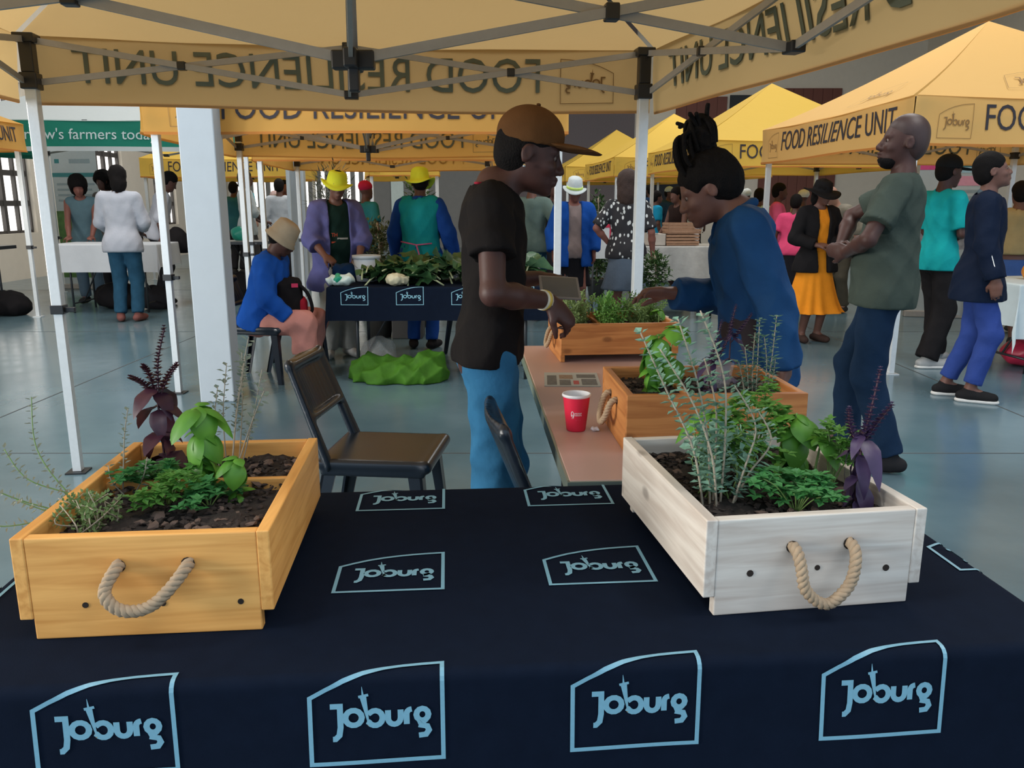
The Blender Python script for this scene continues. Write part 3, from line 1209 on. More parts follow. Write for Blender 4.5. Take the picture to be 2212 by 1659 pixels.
# roof trusses
for n, y in enumerate((8.0, 14.0, 20.0, 25.5), 6):
    mb = MB()
    mb.bar((XL, y, ZC - 1.5), (XR, y, ZC - 1.5), 0.14)
    mb.bar((XL, y, ZC - 0.1), (XR, y, ZC - 0.1), 0.14)
    k = 16
    for i in range(k):
        xa = XL + (XR - XL) * i / k
        xb = XL + (XR - XL) * (i + 0.5) / k
        xc = XL + (XR - XL) * (i + 1) / k
        mb.bar((xa, y, ZC - 1.5), (xb, y, ZC - 0.1), 0.07)
        mb.bar((xb, y, ZC - 0.1), (xc, y, ZC - 1.5), 0.07)
    struct(mb.build('trim_%d' % n, mat('truss_paint', (0.06, 0.065, 0.055), 0.6)), 'steel roof truss across the hall')
PIL = mat('pillar_paint', (0.44, 0.50, 0.55), 0.55, 0.05, 8, 0.05, 50)


def pillar(name, loc, w, rz, label):
    o = MB().box((-w / 2, -w / 2, 0), (w / 2, w / 2, ZC)).build(name, PIL, None, False, 0.008)
    o.location = loc
    o.rotation_euler = (0, 0, rz)
    struct(o, label)


pillar('pillar', (-2.115, 5.74, 0), 0.235, R(6), 'square pale grey pillar beside seated person in blue')
pillar('pillar', (-3.42, 13.3, 0), 0.23, R(6), 'far square grey pillar behind woman in neon bucket hat')

# ------------------------------------------------------------------ gazebo tents
joint_me = None


def tent(label, C, zl, ze, za, fabric_=YEL, detail=2, texts=('front',), leg_skip=(), word='FOOD RESILIENCE UNIT', emblem_on=True, roof_emblem=(), ink=INK, inner=(), hem=HEM, group=None, name='gazebo_tent', text_span=(0.19, 0.925), text_v=(0.33, 0.86), roof_fabric=None, flare=0.03, seed=0, clampz=0.86, hemh=0.055, no_valance=()):
    """C = dict of ground corners BL, BR, FR, FL"""
    rnd = random.Random(seed + 11)
    base = sum((Vector((c[0], c[1], 0)) for c in C.values()), Vector()) / 4
    root = thing(name, label, 'tent', base, 0, group)
    P = {k: Vector((c[0], c[1], 0)) - base for k, c in C.items()}
    ctr = Vector((0, 0, 0))
    # roof
    mb = MB()
    order = ['BL', 'BR', 'FR', 'FL']
    n = 8
    for i in range(4):
        a, b = P[order[i]], P[order[(i + 1) % 4]]
        nrm = ((a + b) / 2 - ctr).normalized()

        def fn(u, v, a=a, b=b, nrm=nrm):
            p = a.lerp(b, u).lerp(ctr, v)
            z = ze + (za - ze) * v
            sag = 0.05 * math.sin(math.pi * v) + 0.03 * math.sin(math.pi * u) * (1 - v)
            return Vector((p.x, p.y, z - sag * (1 - v * 0.5))) + nrm * 0.02 * (1 - v)
        mb.grid(fn, n, n)
    rf = mb.build('canopy', roof_fabric or fabric_, root, True)
    sides = {'back': ('BR', 'BL'), 'right': ('FR', 'BR'), 'front': ('FL', 'FR'), 'left': ('BL', 'FL')}   # left to right as read from outside
    for sname, (ka, kb) in sides.items():
        if sname in no_valance:
            continue
        a, b = P[ka], P[kb]
        u_ = (b - a).normalized()
        ln = (b - a).length
        out = u_.cross(Vector((0, 0, 1)))
        ph = rnd.random() * 6

        def pos(u, v, off=0.0, a=a, b=b, out=out, ph=ph):
            """u along the side 0..1, v 0 at the hem to 1 at the eave"""
            p = a.lerp(b, u)
            w = flare * (1 - v) * math.sin(math.pi * u) + 0.012 * (1 - v) * math.sin(9 * u + ph) + 0.006 * math.sin(17 * u + 4 * v + ph)
            zz = zl + (ze - zl) * v - 0.02 * math.sin(math.pi * u) * (0.4 + 0.6 * v) + 0.006 * math.sin(7 * u + ph) * (1 - v)
            q = p + out * (0.010 + w + off)
            return Vector((q.x, q.y, zz))
        va = MB().grid(lambda u, v: pos(u, v), 40, 5).build('valance', fabric_, root, True)
        if detail >= 1:
            MB().grid(lambda u, v: pos(u, v * hemh - 0.005, 0.004), 40, 1).build('hem', hem, va, True)
        for side_off, which, mm in ((0.006, texts, ink), (-0.006, inner, INK_THROUGH)):
            if sname in which:
                me = text_mesh(word, 0.2, 1.0, 0.0012, mm).copy()
                zs = [v.co.z for v in me.vertices]
                z0, z1 = min(zs), max(zs)
                for v in me.vertices:
                    uu = text_span[0] + (text_span[1] - text_span[0]) * v.co.x
                    vv = text_v[0] + (text_v[1] - text_v[0]) * (v.co.z - z0) / (z1 - z0)
                    v.co = pos(uu, vv, side_off + v.co.y)
                link('printed_words', me, va)
                if emblem_on:
                    emblem('printed_emblem', lambda x, y: pos(0.065 + x * 0.09, 0.16 + y * 0.86, side_off), INK_SOFT if which is texts else INK_THROUGH, va, frame_w=0.012, word_w=0.03)
    for sname, span in roof_emblem:
        ka, kb = sides[sname]
        a, b = P[ka], P[kb]
        nrm = ((a + b) / 2 - ctr).normalized()

        def rp(x, y):
            u = span[0] + (span[1] - span[0]) * x
            v = span[2] + (span[3] - span[2]) * y
            p = a.lerp(b, u).lerp(ctr, v)
            z = ze + (za - ze) * v
            sag = 0.05 * math.sin(math.pi * v) + 0.03 * math.sin(math.pi * u) * (1 - v)
            return Vector((p.x, p.y, z - sag * (1 - v * 0.5) + 0.014)) + nrm * (0.02 * (1 - v) + 0.008)
        emblem('printed_emblem', rp, INK_SOFT, rf, frame_w=0.008, word_w=0.03)
    # legs
    for i, kx in enumerate(order):
        if kx in leg_skip:
            continue
        p = P[kx] - (P[kx] - ctr).normalized() * 0.085
        w = 0.052
        ang = math.atan2((P['FR'] - P['FL']).y, (P['FR'] - P['FL']).x)
        M = Matrix.Translation(p) @ Matrix.Rotation(ang, 4, 'Z')
        leg = MB().box((-w / 2, -w / 2, clampz), (w / 2, w / 2, ze - 0.02), M).build('leg', ALU, root, False, 0.004 if detail > 1 else 0)
        MB().box((-w * 0.4, -w * 0.4, 0.01), (w * 0.4, w * 0.4, clampz), M).build('inner_leg', ALU, leg)
        if detail >= 1:
            q = MB().box((-w * 0.62, -w * 0.62, clampz - 0.02), (w * 0.62, w * 0.62, clampz + 0.025), M)
            q.box((w * 0.5, -0.012, clampz - 0.012), (w * 1.5, 0.012, clampz + 0.012), M)
            q.build('clamp', BLK, leg, False, 0.003)
            MB().box((-0.05, -0.05, 0.0), (0.05, 0.05, 0.008), M).build('foot_plate', BLK if detail > 1 else ALU, leg)
            s = MB()
            s.box((-w * 0.75, -w * 0.75, zl + 0.06), (w * 0.75, w * 0.75, zl + 0.135), M)
            s.build('slider', BLK, leg, False, 0.005)
            s = MB()
            s.box((-w * 0.58, -w * 0.58, ze - 0.18), (w * 0.58, w * 0.58, ze - 0.01), M)
            s.box((-w * 0.9, -w * 0.9, ze - 0.045), (w * 0.9, w * 0.9, ze - 0.005), M)
            s.build('corner_bracket', BLK, leg, False, 0.005)
    # scissor trusses
    if detail >= 1:
        zt, zs, ml, mt = ze - 0.03, zl + 0.095, zl + 0.06, ze - 0.03
        mids = {}
        ins = lambda p: p - (p - ctr).normalized() * 0.06
        for sname, (ka, kb) in sides.items():
            a, b = ins(P[ka]), ins(P[kb])
            m_ = (a + b) / 2
            mids[sname] = m_
            if detail == 1 and sname in ('left',):
                continue
            for c in (a, b):
                d = 0.03
                cs = c + (m_ - c).normalized() * 0.03
                for (z0, z1, o_) in ((zt, ml, 0.008), (zs, mt, -0.008)):
                    MB().bar(cs + Vector((0, 0, z0)) + (ctr - m_).normalized() * o_, m_ + Vector((0, 0, z1)) + (ctr - m_).normalized() * o_, 0.013, 0.028).build('truss_bar', ALU_BAR, root)
                # crossing of the two bars
                t = (zt - zs) / ((zt - zs) + (mt - ml))
                x = cs.lerp(m_, t)
                z = zt + (ml - zt) * t
                MB().box((-0.02, -0.02, -0.02), (0.02, 0.02, 0.02), Matrix.Translation(x + Vector((0, 0, z)))).build('pivot', BLK, root, False, 0.005)
            for z in (ml, mt):
                MB().box((-0.035, -0.028, -0.02), (0.035, 0.028, 0.02), Matrix.Translation(m_ + Vector((0, 0, z))) @ Matrix.Rotation(math.atan2((b - a).y, (b - a).x), 4, 'Z')).build('mid_joint', BLK, root, False, 0.005)
        if detail >= 2:
            cl, ct = zl - 0.012, ze - 0.03
            for sname, m_ in mids.items():
                d = (ctr - m_).normalized()
                for z0, z1, o_ in ((ml, ct, 0.009), (mt, cl, -0.009)):
                    sd = d.cross(Vector((0, 0, 1))) * o_
                    MB().bar(m_ + sd + Vector((0, 0, z0)), ctr + sd + Vector((0, 0, z1)), 0.014, 0.032).build('truss_bar', ALU_BAR, root)
                t = (mt - ml) / ((mt - ml) + (ct - cl))
                x = m_.lerp(ctr, t)
                MB().box((-0.024, -0.024, -0.028), (0.024, 0.024, 0.028), Matrix.Translation(x + Vector((0, 0, ml + (ct - ml) * t))) @ Matrix.Rotation(math.atan2(d.y, d.x), 4, 'Z')).build('pivot', BLK, root, False, 0.005)
            for z in (cl, ct):
                hub = MB()
                hub.box((-0.07, -0.022, z - 0.03), (0.07, 0.022, z + 0.03), Matrix.Translation(ctr))
                hub.box((-0.022, -0.07, z - 0.03), (0.022, 0.07, z + 0.03), Matrix.Translation(ctr))
                if z == cl:
                    hub.box((-0.018, -0.018, cl - 0.10), (0.018, 0.018, cl), Matrix.Translation(ctr))
                hub.build('centre_hub', BLK, root, False, 0.006)
            MB().tube([ctr + Vector((0, 0, cl)), ctr + Vector((0, 0, za - 0.02))], 0.016, 10).build('peak_pole', ALU_BAR, root, True)
    return root


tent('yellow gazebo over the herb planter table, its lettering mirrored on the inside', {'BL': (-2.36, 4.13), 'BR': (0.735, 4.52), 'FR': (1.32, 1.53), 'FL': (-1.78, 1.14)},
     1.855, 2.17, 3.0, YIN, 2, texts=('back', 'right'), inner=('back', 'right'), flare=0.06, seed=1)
tent('yellow gazebo above the table of leafy greens, second in line', {'FL': (-2.55, 5.85), 'FR': (0.39, 5.85), 'BR': (0.05, 8.75), 'BL': (-2.88, 8.75)},
     1.86, 2.19, 3.05, YEL, 2, texts=('front', 'back'), inner=('back',), seed=2, text_v=(0.30, 0.84))
tent('yellow gazebo third in line behind the leafy greens stall', {'FL': (-2.9, 9.4), 'FR': (0.0, 9.4), 'BR': (-0.3, 12.3), 'BL': (-3.2, 12.3)}, 1.86, 2.19, 3.05, YEL, 1, texts=('front', 'back'), seed=3)
tent('yellow gazebo farthest along the middle line of stalls', {'FL': (-2.25, 13.2), 'FR': (-1.15, 13.2), 'BR': (-1.6, 16.0), 'BL': (-2.8, 16.0)}, 1.82, 2.15, 3.0, YEL2, 1, texts=('front',), seed=4)
tent('yellow gazebo seen behind the pillar beyond the green tent', {'FL': (-6.75, 15.2), 'FR': (-4.0, 15.2), 'BR': (-4.2, 18.0), 'BL': (-6.95, 18.0)}, 1.86, 2.2, 3.05, YEL2, 1, texts=('front',), seed=5)
tent('yellow gazebo cut off by the frame beside the green banner tent', {'FL': (-8.5, 7.2), 'FR': (-5.6, 7.35), 'BR': (-5.9, 10.2), 'BL': (-8.8, 10.0)}, 2.0, 2.32, 3.1, YEL, 1, texts=('front', 'right'), seed=6)
tent('white gazebo with green valance reading about farmers', {'FL': (-7.6, 10.8), 'FR': (-3.45, 11.1), 'BR': (-3.4, 13.0), 'BL': (-7.3, 13.1)}, 2.06, 2.46, 3.2, GRN, 1, texts=('front',), word="growing tomorrow's farmers today",
     text_span=(0.05, 0.715), text_v=(0.27, 0.74), hemh=0.15, no_valance=('back',), emblem_on=False, ink=WHINK, hem=WHF, roof_fabric=WHF, seed=7)
tent('yellow gazebo nearest in the right hand row, behind man in olive shirt', {'FL': (3.1, 6.55), 'FR': (6.1, 6.75), 'BR': (5.85, 9.75), 'BL': (2.86, 9.6)}, 1.83, 2.20, 3.06, YEL3, 1, texts=('front', 'left', 'back'), inner=('back',), roof_emblem=(('left', (0.56, 0.80, 0.10, 0.34)), ('front', (0.25, 0.5, 0.12, 0.42))), seed=8)
tent('yellow gazebo second in the right hand row with pointed roof', {'FL': (2.42, 11.0), 'FR': (5.4, 11.2), 'BR': (5.2, 14.2), 'BL': (2.28, 14.0)}, 1.86, 2.21, 3.12, YEL2, 1, texts=('front', 'left'), seed=9)
tent('yellow gazebo third in the right hand row', {'FL': (1.88, 15.4), 'FR': (4.85, 15.6), 'BR': (4.6, 18.5), 'BL': (1.62, 18.4)}, 1.88, 2.23, 3.15, YEL2, 1, texts=('front', 'left'), seed=10)
tent('yellow gazebo farthest in the right hand row near the dark end wall', {'FL': (1.25, 19.6), 'FR': (4.2, 19.8), 'BR': (4.0, 22.6), 'BL': (1.0, 22.5)}, 1.9, 2.25, 3.2, YEL2, 1, texts=('front', 'left'), seed=11)

# ------------------------------------------------------------------ cloth-covered table in front
NAVY = mat('navy_black_cloth', (0.0045, 0.0085, 0.019), 0.85, 0.2, 30, 0.15, 900, spec=0.06)
PRINT = mat('pale_print', (0.17, 0.37, 0.47), 0.5, 0.10, 200, spec=0.6)
AMBER = mat('amber_print', (0.45, 0.28, 0.06), 0.8)
DARKM = mat('dark_frame_metal', (0.03, 0.035, 0.04), 0.4, 0.1, metallic=0.3)


def folding_table(label, loc, rz, W, Dp, top_m, edge_m, h=0.75, th=0.03, leg_m=None, name='folding_table'):
    t = thing(name, label, 'table', loc, rz)
    tp = MB().box((-W / 2, 0, h - th), (W / 2, Dp, h)).build('tabletop', top_m, t, False, 0.002)
    e = MB()
    e.box((-W / 2 - 0.006, -0.006, h - th - 0.012), (W / 2 + 0.006, 0.004, h - 0.002)).box((-W / 2 - 0.006, Dp - 0.004, h - th - 0.012), (W / 2 + 0.006, Dp + 0.006, h - 0.002))
    e.box((-W / 2 - 0.006, 0, h - th - 0.012), (-W / 2 + 0.004, Dp, h - 0.002)).box((W / 2 - 0.004, 0, h - th - 0.012), (W / 2 + 0.006, Dp, h - 0.002))
    e.build('edge_strip', edge_m, tp)
    for x in (-W / 2 + 0.2, W / 2 - 0.2):
        for y in (0.08, Dp - 0.08):
            MB().tube([(x, y, 0.0), (x, y, h - th)], 0.014, 8).build('leg', leg_m or DARKM, t, True)
        b = MB().tube([(x, 0.08, 0.12), (x, Dp - 0.08, 0.12)], 0.010, 8)
        b.tube([(x, Dp / 2, 0.12), (x - math.copysign(0.35, x), Dp / 2, h - th)], 0.009, 8)
        b.build('brace', leg_m or DARKM, t, True)
    return t


def drape(W, Dp, drops, r=0.014, fold=0.02, seed=0, lift=0.004, flare=0.04):
    """cloth (u,v) -> local point; u along the width, v along the depth; drops = left, right, front, back"""
    def fn(u, v, off=0.0):
        ou = u if u < 0 else (u - W if u > W else 0)
        ov = v if v < 0 else (v - Dp if v > Dp else 0)
        d = math.hypot(ou, ov)
        x, y = min(max(u, 0), W), min(max(v, 0), Dp)
        if d < 1e-6:
            return Vector((x - W / 2, y, lift + off))
        dx, dy = ou / d, ov / d
        q = math.pi / 2 * r
        if d < q:
            a = d / r
            h, z = r * math.sin(a), -r * (1 - math.cos(a))
            nz, nh = math.cos(a), math.sin(a)
        else:
            h, z = r, -r - (d - q)
            nz, nh = 0, 1
        dd = max(0, d - q)
        s = (u * 1.0 if abs(ov) > abs(ou) else v * 1.0)
        h += dd * flare + fold * min(1, dd / 0.35) * (math.sin(s * 9 + seed) * 0.6 + math.sin(s * 17 + 2 * seed + 1) * 0.4 + 0.4)
        h += off * nh
        return Vector((x - W / 2 + dx * h, y + dy * h, lift + z + off * nz))
    return fn


def tablecloth(label, loc, rz, W, Dp, drops, m, h=0.75, fold=0.02, seed=0, nu=120, nv=60, name='tablecloth'):
    l, r_, f, b = drops
    fn = drape(W, Dp, drops, fold=fold, seed=seed)
    us = [-l + (W + l + r_) * i / nu for i in range(nu + 1)] + [-0.022, -0.015, -0.008, 0, W, W + 0.008, W + 0.015, W + 0.022]
    vs = [-f + (Dp + f + b) * i / nv for i in range(nv + 1)] + [-0.022, -0.015, -0.008, 0, Dp, Dp + 0.008, Dp + 0.015, Dp + 0.022]
    us, vs = sorted(set(us)), sorted(set(vs))
    mb = MB()
    mb.add([fn(u, v) for v in vs for u in us], [(j * len(us) + i, j * len(us) + i + 1, (j + 1) * len(us) + i + 1, (j + 1) * len(us) + i) for j in range(len(vs) - 1) for i in range(len(us) - 1)])
    o = mb.build(name, m, None, True)
    o.location = (loc[0], loc[1], h)
    o.rotation_euler = (0, 0, rz)
    tag(o, label, 'tablecloth')
    return o, fn


TA = R(4.5)
W0, D0 = 1.66, 0.715
ux, uy = math.cos(TA), math.sin(TA)
FRc = Vector((0.83, 1.085, 0))
T0 = FRc - Vector((ux, uy, 0)) * (W0 / 2)
folding_table('trestle table hidden under the printed navy cloth in front', T0, TA, W0, D0, mat('white_board', (0.5, 0.5, 0.48)), DARKM)
cl, cf = tablecloth('navy cloth printed with pale framed Joburg emblems over the front table', T0, TA, W0, D0, (0.5, 0.5, 0.66, 0.35), NAVY, fold=0.012, seed=2)
for j, v0 in enumerate((-0.495, -0.134, 0.232, 0.598)):
    for i in range(-6, 3):
        u0 = W0 - 0.027 + 0.361 * i
        if u0 < -0.45 or u0 > W0 + 0.3:
            continue
        if (-0.2 < u0 < 0.0 or u0 > W0 - 0.1) and v0 < -0.3:
            continue

        def fe(x, y):
            u, v = u0 + 0.180 * x, v0 + 0.176 * y
            if v > D0 + 0.3 or u < -0.48 or u > W0 + 0.48 or v < -0.65:
                return None
            return cf(u, v, 0.0018)
        emblem('printed_emblem', fe, PRINT, cl, AMBER, frame_w=0.034, word_w=0.045)

# ------------------------------------------------------------------ bare table leading away
PINK = mat('pinkish_board', (0.54, 0.35, 0.305), 0.42, 0.06, 5, 0.03, 80)
EDGE = mat('steel_edge', (0.35, 0.42, 0.36), 0.35, 0.08, metallic=0.6)
folding_table('pinkish bare folding table running away behind the front table', (0.435, 1.815, 0), R(3.0), 0.60, 1.85, PINK, EDGE, name='bare_table')

# ------------------------------------------------------------------ planter boxes
def woods(k):
    c = {'amber': ((1.0, 0.51, 0.145), (0.78, 0.35, 0.085)), 'orange': ((0.60, 0.25, 0.075), (0.42, 0.15, 0.04)), 'pale': ((0.80, 0.73, 0.64), (0.62, 0.53, 0.45))}[k]
    return wood('pine_%s_x' % k, c[0], c[1], 0), wood('pine_%s_y' % k, c[0], c[1], 1)


SOIL = mat('potting_soil', (0.022, 0.015, 0.012), 0.95, 0.6, 45, 0.6, 70)
SOILB = mat('soil_crumb', (0.035, 0.024, 0.019), 0.95, 0.5, 60)
BARK = mat('bark_chip', (0.13, 0.085, 0.065), 0.9, 0.4, 50)
ROPE = mat('jute_rope', (0.36, 0.26, 0.165), 0.9, 0.2, 90)
HOLE = mat('drilled_hole', (0.02, 0.012, 0.008), 0.9)


def rope_mesh(path, r=0.0085, twist=70):
    """three-strand twisted rope along a path"""
    n = 70
    pts = []
    seglen = [0]
    P = [Vector(p) for p in path]
    for a, b in zip(P, P[1:]):
        seglen.append(seglen[-1] + (b - a).length)

    def at_s(s):
        for i in range(len(P) - 1):
            if s <= seglen[i + 1]:
                t = (s - seglen[i]) / max(1e-9, seglen[i + 1] - seglen[i])
                return P[i].lerp(P[i + 1], t)
        return P[-1]
    L = seglen[-1]
    core = [at_s(L * i / n) for i in range(n + 1)]
    mb = MB()
    for k in range(3):
        st = []
        for i, c in enumerate(core):
            d = (core[min(n, i + 1)] - core[max(0, i - 1)]).normalized()
            s = d.cross(Vector((0, -1, 0.01))).normalized()
            t = d.cross(s)
            a = twist * L * 3.3 * i / n + k * 2.094
            st.append(c + (s * math.cos(a) + t * math.sin(a)) * r * 0.55)
        mb.tube(st, r * 0.62, 6)
    return mb


def smooth_path(keys, n=8):
    out = []
    K = [Vector(k) for k in keys]
    for i in range(len(K) - 1):
        p0, p1, p2, p3 = K[max(0, i - 1)], K[i], K[i + 1], K[min(len(K) - 1, i + 2)]
        for j in range(n):
            t = j / n
            out.append(0.5 * ((2 * p1) + (p2 - p0) * t + (2 * p0 - 5 * p1 + 4 * p2 - p3) * t * t + (3 * p1 - p0 - 3 * p2 + p3) * t ** 3))
    return out + [K[-1]]


chip_me = []
for q in range(4):
    b = bmesh.new()
    bmesh.ops.create_icosphere(b, subdivisions=1, radius=1.0)
    rr = random.Random(q)
    for v in b.verts:
        v.co = Vector((v.co.x * rr.uniform(0.7, 1.4), v.co.y * rr.uniform(0.6, 1.0), v.co.z * rr.uniform(0.3, 0.6))) * rr.uniform(0.8, 1.1)
    vs = [tuple(v.co) for v in b.verts]
    fs = [tuple(v.index for v in f.verts) for f in b.faces]
    chip_me.append((vs, fs))
    b.free()


def planter(label, origin, rz, W, Lg, kind, rope_side, holes, knots=(), h=0.158, div=True, seed=0, rope_pts=None, soil=True):
    """end boards (with rope) stand at y=0 and y=Lg; side boards run outside them, lifted off the table"""
    wx, wy = woods(kind)
    t = thing('planter_box', label, 'planter', origin, rz)
    th = 0.019
    e1 = MB().box((0, 0, 0), (W, th, h)).build('end_board', wx, t, False, 0.002)
    e2 = MB().box((0, Lg - th, 0), (W, Lg, h)).build('end_board', wx, t, False, 0.002)
    MB().box((-th, -0.001, 0.032), (0, Lg + 0.001, h + 0.001)).build('side_board', wy, t, False, 0.002)
    MB().box((W, -0.001, 0.032), (W + th, Lg + 0.001, h + 0.001)).build('side_board', wy, t, False, 0.002)
    MB().box((0, th, 0.034), (W, Lg - th, 0.046)).build('bottom_board', wy, t)
    if div:
        MB().box((0, Lg * 0.60, 0.046), (W, Lg * 0.60 + 0.014, h - 0.018)).build('divider', wx, t, False, 0.002)
    for x, z, r in holes:
        hm2 = MB().lathe([(0.0005, 0), (r, 0), (r, 0.0012), (0.0005, 0.0012)], 10)
        MB().add([(x + v[0], -v[2], z + v[1]) for v in hm2.v], hm2.f).build('screw_hole', HOLE, e1)
    for nm, ys, keys in (('rope_handle', -1, rope_pts), ('rope_handle', 1, None)):
        if keys is None:
            keys = [(W * 0.36, 0.03, h * 0.70), (W * 0.36, -0.012, h * 0.70), (W * 0.38, -0.03, h * 0.42), (W * 0.5, -0.036, h * 0.26), (W * 0.62, -0.03, h * 0.42), (W * 0.64, -0.012, h * 0.70), (W * 0.64, 0.03, h * 0.70)]
        pth = smooth_path(keys)
        if ys > 0:
            pth = [Vector((p.x, Lg - p.y, p.z)) for p in pth]
        rope_mesh(pth).build(nm, ROPE, t, True)
        for p in (keys[0], keys[-1]):
            l2 = MB().lathe([(0.0005, 0), (0.0100, 0), (0.0100, 0.0008), (0.0005, 0.0008)], 12)
            MB().add([(p[0] + v[0], (-0.0008 - v[2]) if ys < 0 else Lg + 0.0008 + v[2], p[2] + v[1]) for v in l2.v], l2.f).build('rope_hole', HOLE, e1 if ys < 0 else e2)
    # soil
    rnd = random.Random(seed)
    zs = h - 0.032

    def sf(u, v):
        x, y = 0.001 + (W - 0.002) * u, th + (Lg - 2 * th) * v
        z = zs + 0.006 * math.sin(x * 40 + seed) * math.sin(y * 37) + rnd.uniform(-0.003, 0.003) - 0.008 * math.exp(-((v - 0.6) * 14) ** 2)
        return (x, y, z)
    so = MB().grid(sf, 34, 46).build('soil', SOIL, t, True)
    so['kind'] = 'stuff'
    for m_, cnt, r0, r1, nm in ((SOILB, 900, 0.0025, 0.008, 'soil_crumbs'), (BARK, 70, 0.006, 0.014, 'bark_chips')):
        mb = MB()
        for _ in range(cnt):
            x, y = rnd.uniform(0.008, W - 0.008), rnd.uniform(th + 0.006, Lg - th - 0.006)
            vs, fs = chip_me[rnd.randrange(4)]
            r = rnd.uniform(r0, r1)
            M = Matrix.Translation((x, y, zs + 0.003)) @ Euler((rnd.uniform(-0.4, 0.4), rnd.uniform(-0.4, 0.4), rnd.uniform(0, 6))).to_matrix().to_4x4() @ Matrix.Scale(r, 4)
            mb.add([M @ Vector(v) for v in vs], fs)
        o = mb.build(nm, m_, so)
        o['kind'] = 'stuff'
    return t, zs


PB = {}
hs = 0.75 + 0.0045
PB['L'] = planter('amber stained pine planter with rope handle, on the navy cloth corner', (-0.700, 1.083, hs), R(5.0), 0.326, 0.485, 'amber', 0, [(0.075, 0.052, 0.0045), (0.185, 0.050, 0.0045), (0.297, 0.048, 0.0045)], seed=1,
                  rope_pts=[(0.128, 0.03, 0.112), (0.128, -0.012, 0.112), (0.118, -0.034, 0.085), (0.140, -0.040, 0.062), (0.175, -0.038, 0.062), (0.205, -0.032, 0.085), (0.226, -0.014, 0.110), (0.226, 0.03, 0.112)])
PB['W'] = planter('unstained pale pine planter with hanging rope handle, on the navy cloth', (0.313, 1.153, hs), R(8.3), 0.326, 0.455, 'pale', 0, [(0.056, 0.068, 0.0055), (0.167, 0.070, 0.0045), (0.284, 0.062, 0.0055)], seed=2, div=False,
                  rope_pts=[(0.122, 0.03, 0.108), (0.122, -0.013, 0.108), (0.124, -0.030, 0.085), (0.132, -0.034, 0.050), (0.166, -0.036, 0.026), (0.200, -0.034, 0.050), (0.212, -0.030, 0.085), (0.217, -0.013, 0.108), (0.217, 0.03, 0.108)])
hp = 0.7505
PB['M'] = planter('orange stained pine planter on the bare table, nearest the red cup', (0.755, 2.032, hp), R(93.0), 0.34, 0.465, 'orange', 0, [], seed=3)
PB['F'] = planter('orange stained pine planter of low herbs at far end of the bare table', (0.68, 3.295, hp), R(95.5), 0.335, 0.485, 'orange', 0, [], seed=4)

# ------------------------------------------------------------------ chairs
CHP = mat('navy_black_plastic', (0.010, 0.016, 0.026), 0.28, 0.1, 30)


def chair_meshes():
    d = {}
    B = Body().bx((0, 0, 0.435), (0.205, 0.215, 0.018), 0.016)
    B.rc((-0.19, -0.205, 0.428), (0.19, -0.205, 0.428), 0.020, 0.020, 0.02)
    B.bx((0, 0.0, 0.415), (0.20, 0.20, 0.028), 0.012, 0.01)
    B.bx((0, 0.0, 0.375), (0.185, 0.185, 0.05), 0.01, 0.005, 's')
    d['seat'] = B.mesh('seat', 0.008, CHP)
    B = Body()
    L = lambda x, z: Vector((x, 0.20 + (z - 0.43) * 0.30 + 0.10 * max(0, z - 0.6) - 0.16 * (abs(x) / 0.2) ** 2 * 0.22, z))
    for sg in (-1, 1):
        B.rc(L(sg * 0.185, 0.43), L(sg * 0.165, 0.80), 0.030, 0.022, 0.01, flat=((0.25 * sg, 1, 0), 0.55))
    k = 12
    for i in range(k):
        x = -0.16 + 0.32 * i / (k - 1)
        B.rc(L(x, 0.60), L(x * 0.96, 0.80), 0.017, 0.017, 0.006, flat=((0, 1, 0), 0.42))
    B.rc(L(-0.165, 0.795), L(0.165, 0.795), 0.018, 0.018, 0.012)
    B.rc(L(-0.165, 0.602), L(0.165, 0.602), 0.014, 0.014, 0.012)
    d['backrest'] = B.mesh('backrest', 0.0065, CHP)
    for nm, x, y, dx, dy in (('fl', -0.185, -0.185, -0.03, -0.035), ('fr', 0.185, -0.185, 0.03, -0.035), ('bl', -0.185, 0.19, -0.03, 0.09), ('br', 0.185, 0.19, 0.03, 0.09)):
        mb = MB()
        a, b = Vector((x, y, 0.42)), Vector((x + dx, y + dy, 0))
        sx, sy = math.copysign(1, -x), math.copysign(1, -y)
        for (w0, w1), (t0, t1) in (((0.055, 0.035), (0.012, 0.012)),):
            for ax in (0, 1):
                vs = []
                for p, w in ((a, w0), (b, w1)):
                    ex = Vector((sx, 0, 0)) if ax == 0 else Vector((0, sy, 0))
                    nn = Vector((0, sy, 0)) if ax == 0 else Vector((sx, 0, 0))
                    vs += [p, p + ex * w, p + ex * w + nn * 0.010, p + nn * 0.010]
                mb.add(vs, [(0, 1, 2, 3), (7, 6, 5, 4), (0, 4, 5, 1), (1, 5, 6, 2), (2, 6, 7, 3), (3, 7, 4, 0)])
        d[nm] = mb.mesh('leg', CHP)
    return d


CM = chair_meshes()


def chair(label, loc, rz, group='black plastic chairs'):
    t = thing('plastic_chair', label, 'chair', loc, rz, group)
    link('seat', CM['seat'], t)
    link('backrest', CM['backrest'], t)
    for k_ in ('fl', 'fr', 'bl', 'br'):
        link('leg', CM[k_], t)
    return t


c0 = chair('dark plastic chair standing alone left of the man in black tee', (-0.50, 3.06, 0), R(84))
clone(c0, (0.26, 2.24, 0), R(98), 'dark plastic chair pushed in under the bare table')
clone(c0, (-1.98, 6.42, 0), R(82), 'dark plastic chair under the seated person in blue workwear')
clone(c0, (-1.83, 6.95, 0), R(100), 'dark plastic chair standing beside the left end of the leafy greens table')
clone(c0, (-0.35, 7.35, 0), R(20), 'dark plastic chair behind the leafy greens table, under its middle')

